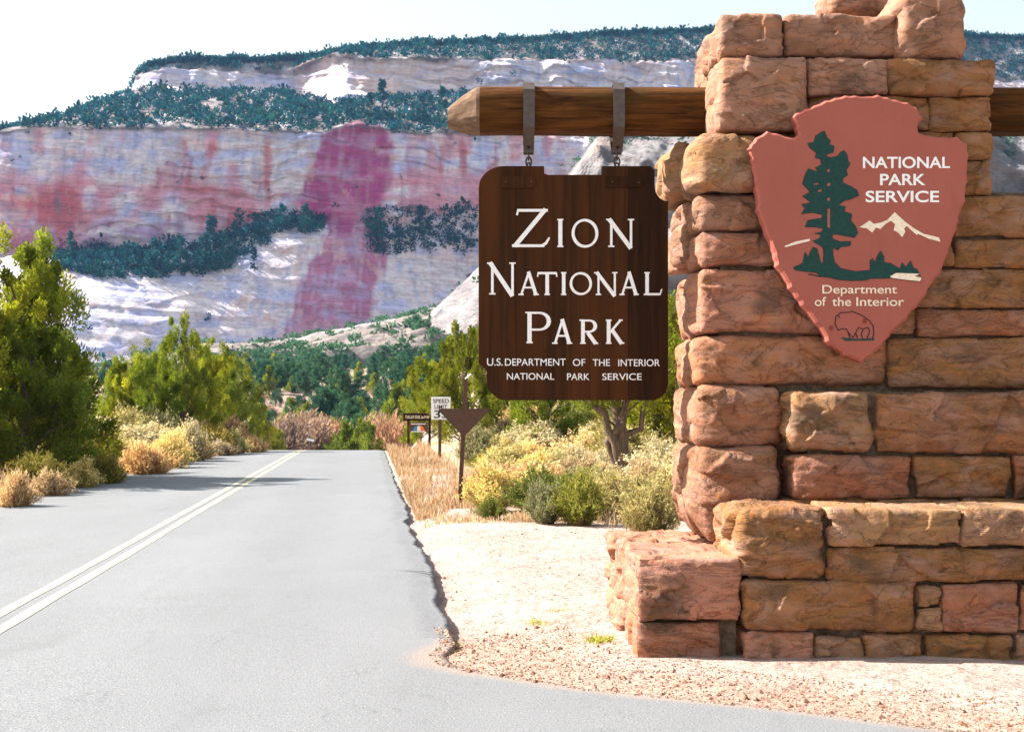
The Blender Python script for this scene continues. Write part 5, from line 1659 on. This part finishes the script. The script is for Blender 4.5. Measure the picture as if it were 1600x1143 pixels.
shrub_kind('pale', 'pale_flowering_shrub', seed=57, Rm=0.75, H=0.75, stems=420, leaves=5000, leaf=0.055, low=(.26, .21, .13), mid=(.30, .28, .17), tip=(.44, .39, .26), tipfrac=.35, flower=(.56, .48, .33), nflower=1300)
SHH = {'sage': .8, 'green': .8, 'rabbit': .85, 'tan': .75, 'olive': .75, 'grey': 1.2, 'pale': .75}
def shrub(key, x, ytop, ybase, wpx, lab, grp, Y=None):
    if Y is None: Y = CAMH * FPX / (ybase - HY)
    for _ in range(4):                                       # stand it on the actual ground
        z = gz((x - HX) * Y / FPX, Y)
        Y = min(70, (CAMH - z) * FPX / (ybase - HY)) if Y is not None and ybase > 690 else Y
    h = (ybase - ytop) * Y / FPX
    w = wpx * Y / FPX
    plant(key, x, Y, h, (w / 1.5) / (h / SHH[key]), lab, grp, SH, SHH[key])
RGT, LFT = 'shrubs on the right verge', 'shrubs on the left bank'
for a in (('rabbit', 792, 702, 752, 115, 'yellow-flowered rabbitbrush just right of the triangle sign post'), ('rabbit', 770, 735, 800, 100, 'pale yellow rabbitbrush in front, right of the triangle sign post'), ('green', 768, 778, 812, 56, 'low bright green shrub at the foot of the rabbitbrush'),
          ('sage', 852, 752, 818, 80, 'grey-green sagebrush left of the big green shrub'), ('green', 905, 742, 820, 105, 'big dark green shrub in the middle of the verge'), ('pale', 835, 735, 790, 90, 'pale shrub behind the grey-green sagebrush'),
          ('sage', 1012, 752, 842, 110, 'feathery grey-green sagebrush beside the foot of the wall'), ('sage', 752, 664, 730, 90, 'dark grey sagebrush behind the rabbitbrush'), ('tan', 905, 715, 765, 130, 'rusty dry shrub left of the forked juniper trunk'),
          ('tan', 1010, 720, 775, 90, 'dry tan shrub right of the forked juniper trunk'), ('sage', 840, 672, 712, 90, 'sagebrush under the hanging sign, left half'), ('green', 880, 668, 708, 70, 'green shrub under the middle of the hanging sign'), ('rabbit', 945, 735, 790, 80, 'yellowish rabbitbrush in front of the forked juniper trunk'),
          ('olive', 790, 655, 690, 80, 'olive shrub behind the triangle sign'), ('tan', 975, 765, 810, 80, 'dry tan shrub between the green shrub and feathery sagebrush'), ('pale', 1035, 690, 760, 90, 'pale shrub against the left side of the pillar')):
    shrub(*a, RGT)
for a in (('olive', 105, 684, 752, 135, 'dark olive shrub at the left road edge'), ('tan', 22, 728, 792, 80, 'dry tan shrub at the left edge of the photo'), ('tan', 78, 728, 775, 70, 'golden dry shrub in front of the dark olive one'), ('olive', 60, 706, 770, 110, 'olive and straw shrub between the two dry ones on the left'), ('rabbit', 128, 715, 762, 70, 'straw-tipped shrub right of the dark olive one'), ('olive', 165, 705, 756, 80, 'olive bush between the dark olive and the pinkish one'), ('tan', 225, 694, 748, 110, 'pinkish dry bush beside the tree shadow on the road'),
          ('olive', 20, 690, 745, 90, 'olive shrub behind the golden ones at the left edge'), ('rabbit', 262, 688, 738, 80, 'yellowish bush right of the pinkish one')):
    shrub(*a, LFT)
for a in (('sage', 200, 636, 700, 120, 'large tan-green shrub in front of the left juniper clump', 43), ('pale', 140, 655, 705, 90, 'pale grey shrub left of the large tan-green one', 36), ('pale', 295, 660, 705, 80, 'whitish flowering shrub in the middle of the left bank', 40), ('sage', 250, 640, 700, 100, 'tan-green shrub right of the large one on the left bank', 46),
          ('olive', 330, 662, 705, 80, 'olive shrub near the crest on the left', 46), ('rabbit', 362, 676, 706, 60, 'yellow rabbitbrush near the crest on the left', 47), ('tan', 395, 682, 708, 60, 'dry shrub at the crest, left road edge', 49), ('grey', 365, 655, 705, 60, 'bare grey shrub near the crest on the left', 50),
          ('sage', 90, 660, 715, 110, 'grey-green shrub under the left junipers', 33), ('olive', 160, 668, 715, 90, 'olive shrub between the pale ones on the left bank', 34), ('tan', 310, 685, 715, 70, 'dry tan tuft by the road on the left bank', 42), ('pale', 270, 672, 712, 70, 'cream-tipped shrub by the road on the left bank', 38), ('tan', 345, 690, 712, 60, 'low dry tuft close to the crest on the left', 45), ('olive', 10, 660, 720, 130, 'olive shrub under the leftmost juniper', 29)):
    key, x, yt, yb, w, lab, Y = a
    z = gz((x - HX) * Y / FPX, Y)
    yb2 = HY + (CAMH - z) * FPX / Y
    h = (yb2 - yt) * Y / FPX
    plant(key, x, Y, max(.3, h), (w * Y / FPX / 1.5) / (max(.3, h) / SHH[key]), lab, LFT, SH, SHH[key])
words = {'sage': 'grey-green sagebrush', 'tan': 'dry tan bush', 'olive': 'olive shrub', 'green': 'green shrub', 'pale': 'pale shrub', 'rabbit': 'yellow rabbitbrush', 'grey': 'bare grey bush'}
for j in range(34):
    Y = rs.uniform(18.5, 36); x = rs.uniform(760, 1080)
    if x > 945 and Y < 24 and j % 2: continue
    k = rs.choice(['pale', 'rabbit', 'tan', 'sage', 'pale', 'rabbit', 'green'])
    plant(k, x, Y, rs.uniform(0.35, 0.75), rs.uniform(1.0, 1.7), 'small %s on the right verge' % words[k], 'small bushes on the right verge', SH, SHH[k])
for j in range(40):
    Y = rs.uniform(27, 54); e = float(edge_left(np.array([Y]))[0])
    x = HX + FPX * (e - rs.uniform(0.5, 5.5)) / Y
    if x < -20: continue
    k = rs.choice(['pale', 'olive', 'sage', 'olive', 'tan', 'rabbit', 'rabbit'])
    plant(k, x, Y, rs.uniform(0.5, 1.15), rs.uniform(1.0, 1.6), 'small %s on the left bank' % words[k], 'small bushes on the left bank', SH, SHH[k])
# bare brown thicket where the road dips
for j, (x, yt, Y) in enumerate(((448, 656, 104), (466, 652, 110), (488, 650, 114), (506, 656, 118), (590, 652, 116), (612, 655, 108))):
    z = gz((x - HX) * Y / FPX, Y)
    h = (CAMH - (yt - HY) * Y / FPX) - z
    plant('grey', x, Y, h, 1.05, 'bare brown bush in the dip beyond the crest', 'bare thicket beyond the crest', SH, 1.2)
for j in range(40):
    x = rs.uniform(400, 720); Y = rs.uniform(110, 260)
    k = rs.choice(['grey', 'sage', 'tan', 'grey', 'olive'])
    plant(k, x, Y, rs.uniform(1.0, 2.4), 1.2, 'low %s on slope beyond the crest' % {'grey': 'bare grey bush', 'sage': 'grey-green bush', 'tan': 'dry tan bush', 'olive': 'olive bush'}[k], 'bushes beyond the crest', SH, SHH[k])
for j in range(46):
    x = rs.uniform(770, 1080); Y = rs.uniform(34, 66)
    k = rs.choice(['sage', 'tan', 'olive', 'green', 'pale'])
    plant(k, x, Y, rs.uniform(0.6, 1.3), 1.2, '%s under the junipers behind signs' % {'sage': 'grey-green shrub', 'tan': 'dry tan shrub', 'olive': 'olive shrub', 'green': 'green shrub', 'pale': 'pale shrub'}[k], 'undergrowth behind the signs', SH, SHH[k])

# ---- dry grass along the verges, debris and gravel
def build_grass():
    rng = np.random.default_rng(61)
    out = []
    def patch(n, xf, Y0, Y1, h0, h1, cols, lean=0.12):
        Y = Y0 * (Y1 / Y0) ** rng.random(n)
        X = xf(Y, rng.random(n))
        m = fbm(v3(X * 1.4, Y * 0.7, 0), 3, 401)
        k = m + rng.normal(size=n) * 0.12 > 0.07
        X, Y = X[k], Y[k]
        n = len(X)
        h = rng.uniform(h0, h1, n) * (0.34 + 0.72 * s01(-0.1, 0.5, fbm(v3(X * 0.9, Y * 0.5, 3), 3, 402)))
        c = np.array(cols)[rng.integers(0, len(cols), n)] * rng.uniform(.75, 1.25, (n, 1))
        out.append(blades(X, Y, h, np.full(n, 0.010) + 0.004 * Y / 20, rng, np.full(n, lean) * h * 2.2, c))
    rust = [(.44, .26, .15), (.50, .33, .20), (.55, .40, .27), (.38, .20, .10), (.58, .46, .33)]
    straw = [(.66, .50, .30), (.58, .44, .25), (.70, .56, .36)]
    patch(26000, lambda Y, r: edge_right(Y) + 0.12 + r ** 1.3 * 1.5, 19.5, 54, 0.18, 0.52, rust)
    patch(9000, lambda Y, r: edge_right(Y) + 0.15 + r * 2.4, 18.0, 24, 0.08, 0.30, rust + straw)
    patch(14000, lambda Y, r: edge_right(Y) + 1.4 + r * 4.5, 19, 60, 0.12, 0.36, straw)
    patch(9000, lambda Y, r: edge_right(Y) + 2.6 + r * 5.5, 16.5, 32, 0.10, 0.38, straw + rust)
    patch(30000, lambda Y, r: edge_left(Y) - 0.05 - r ** 1.4 * 1.6, 16, 56, 0.15, 0.5, straw + rust)
    patch(8000, lambda Y, r: edge_left(Y) - 0.9 - r * 3.5, 18, 60, 0.15, 0.42, straw)
    V, F, C = cat(out)
    tag(obj('dry_grass', mesh_np('dry_grass', V, F, np.clip(C, 0, 1)), MAT['shrub']), 'rust and straw coloured dry grass along both road verges', 'grass', kind='stuff')
    # small weeds: a few yellow-green sprigs on the sand
    out = []
    for (x, y, n, hh) in ((690, 1012, 60, .06), (712, 992, 40, .04), (838, 972, 70, .05), (848, 976, 40, .04), (935, 1004, 80, .07), (945, 1003, 50, .06), (870, 955, 40, .04), (926, 1004, 40, .05)):
        Yw = CAMH * FPX / (y - HY)
        X = (x - HX) * Yw / FPX
        xs = X + rng.normal(size=n) * .035; ys = Yw + rng.normal(size=n) * .05
        out.append(blades(xs, ys, rng.uniform(.4, 1, n) * hh, np.full(n, .012), rng, np.full(n, .05), np.array([(.34, .36, .08)]) * rng.uniform(.7, 1.3, (n, 1))))
    V, F, C = cat(out)
    tag(obj('ground_weeds', mesh_np('ground_weeds', V, F, C), MAT['shrub']), 'tiny yellow-green weeds on the sand before the wall', 'weeds', kind='stuff')
build_grass()

def build_gravel():
    rng = np.random.default_rng(62)
    n = 6000
    Y = rng.uniform(6.2, 9.4, n)
    sd = rng.random(n) ** 1.2 * 1.7 - 0.10
    X = edge_right(Y) + sd
    k = (X < 3.9) & ((Y < 8.15) | (X < 0.72)) & (sd < np.where(Y > 8.6, .9, 1.7))
    X, Y = X[k], Y[k]
    # sparse strays over the sand flat
    m = 1500
    Y2 = rng.uniform(9, 17, m); X2 = edge_right(Y2) + rng.random(m) * 3.2
    k2 = (X2 < np.where(Y2 < 10.4, .7, 4))
    X = np.concatenate([X, X2[k2]]); Y = np.concatenate([Y, Y2[k2]])
    n = len(X)
    Z = np.maximum(ground_z(X, Y), np.where(X < edge_right(Y), 0.0, -9))
    r = rng.uniform(0.003, 0.010, n) * np.where(rng.random(n) < .06, 2.2, 1)
    base = np.array([(1, 0, 0), (0, 1, 0), (-1, 0, 0), (0, -1, 0), (0, 0, 1), (0, 0, -.5)], float)
    V = base[None] * r[:, None, None] * rng.uniform(.6, 1.4, (n, 6, 1)) * np.array([1, 1, .75])
    a = rng.uniform(0, 6.28, n)
    c, s = np.cos(a)[:, None], np.sin(a)[:, None]
    V = np.stack([V[..., 0] * c - V[..., 1] * s, V[..., 0] * s + V[..., 1] * c, V[..., 2]], -1) + np.stack([X, Y, Z + 0.15 * r], 1)[:, None]
    f = np.array([(0, 1, 4), (1, 2, 4), (2, 3, 4), (3, 0, 4), (1, 0, 5), (2, 1, 5), (3, 2, 5), (0, 3, 5)])
    F = (f[None] + 6 * np.arange(n)[:, None, None]).reshape(-1, 3)
    pal = np.array([(.22, .10, .055), (.36, .22, .15), (.13, .065, .04), (.42, .30, .22), (.18, .11, .08)])
    C = np.repeat(pal[rng.integers(0, 5, n)], 6, 0)
    tag(obj('gravel', mesh_np('gravel', V.reshape(-1, 3), F, C, False), MAT['gravel']), 'brown gravel and crumbs scattered between asphalt and wall', 'gravel', kind='stuff')
    # ragged dirt ridges and scuffs on the sand flat
build_gravel()

def number_labels():
    """things that share a label are told apart by their row and their place from the left"""
    names = ['leftmost', 'second', 'third', 'fourth', 'fifth', 'sixth', 'seventh', 'eighth', 'ninth', 'tenth', 'eleventh', 'twelfth', 'thirteenth', 'fourteenth', 'fifteenth', 'sixteenth']
    by = {}
    for o in COL.objects:
        if o.parent is None and 'label' in o and 'group' in o: by.setdefault(o['label'], []).append(o)
    for lab, os_ in by.items():
        if len(os_) < 2: continue
        os_.sort(key=lambda o: o.location.y)
        n = len(os_)
        tiers = max(1, -(-n // 10))
        tn = ['nearest', 'second-nearest', 'third-nearest', 'fourth-nearest', 'fifth-nearest', 'sixth-nearest', 'seventh-nearest', 'eighth-nearest', 'ninth-nearest', 'tenth-nearest']
        for t in range(tiers):
            row = os_[t * n // tiers:(t + 1) * n // tiers]
            row.sort(key=lambda o: o.location.x / o.location.y)
            for k, o in enumerate(row):
                w = 'leftmost' if k == 0 else 'rightmost' if k == len(row) - 1 else names[k] + ' from left'
                rn = 'farthest' if (t == tiers - 1 and tiers > 1) else tn[t]
                o['label'] = lab + ', ' + (w if tiers == 1 else w + ' in ' + rn + ' row')
number_labels()

# ------------------------------------------------------------------ the air
def build_haze():
    V, F = box(-1450, 1450, -450, 1850, -12, 260)
    o = obj('haze', poly_mesh('haze', V, F), None)
    m = bpy.data.materials.new('blue_air')
    m.use_nodes = True
    nt = m.node_tree
    nt.nodes.clear()
    out = nt.nodes.new('ShaderNodeOutputMaterial')
    v = nt.nodes.new('ShaderNodeVolumePrincipled')
    v.inputs['Color'].default_value = (0.28, 0.57, 1.0, 1)
    v.inputs['Density'].default_value = 0.00006
    v.inputs['Anisotropy'].default_value = 0.2
    nt.links.new(v.outputs[0], out.inputs['Volume'])
    o.data.materials.append(m)
    tag(o, kind='stuff')
    o['label'] = 'thin blue haze in the air over the valley'
build_haze()
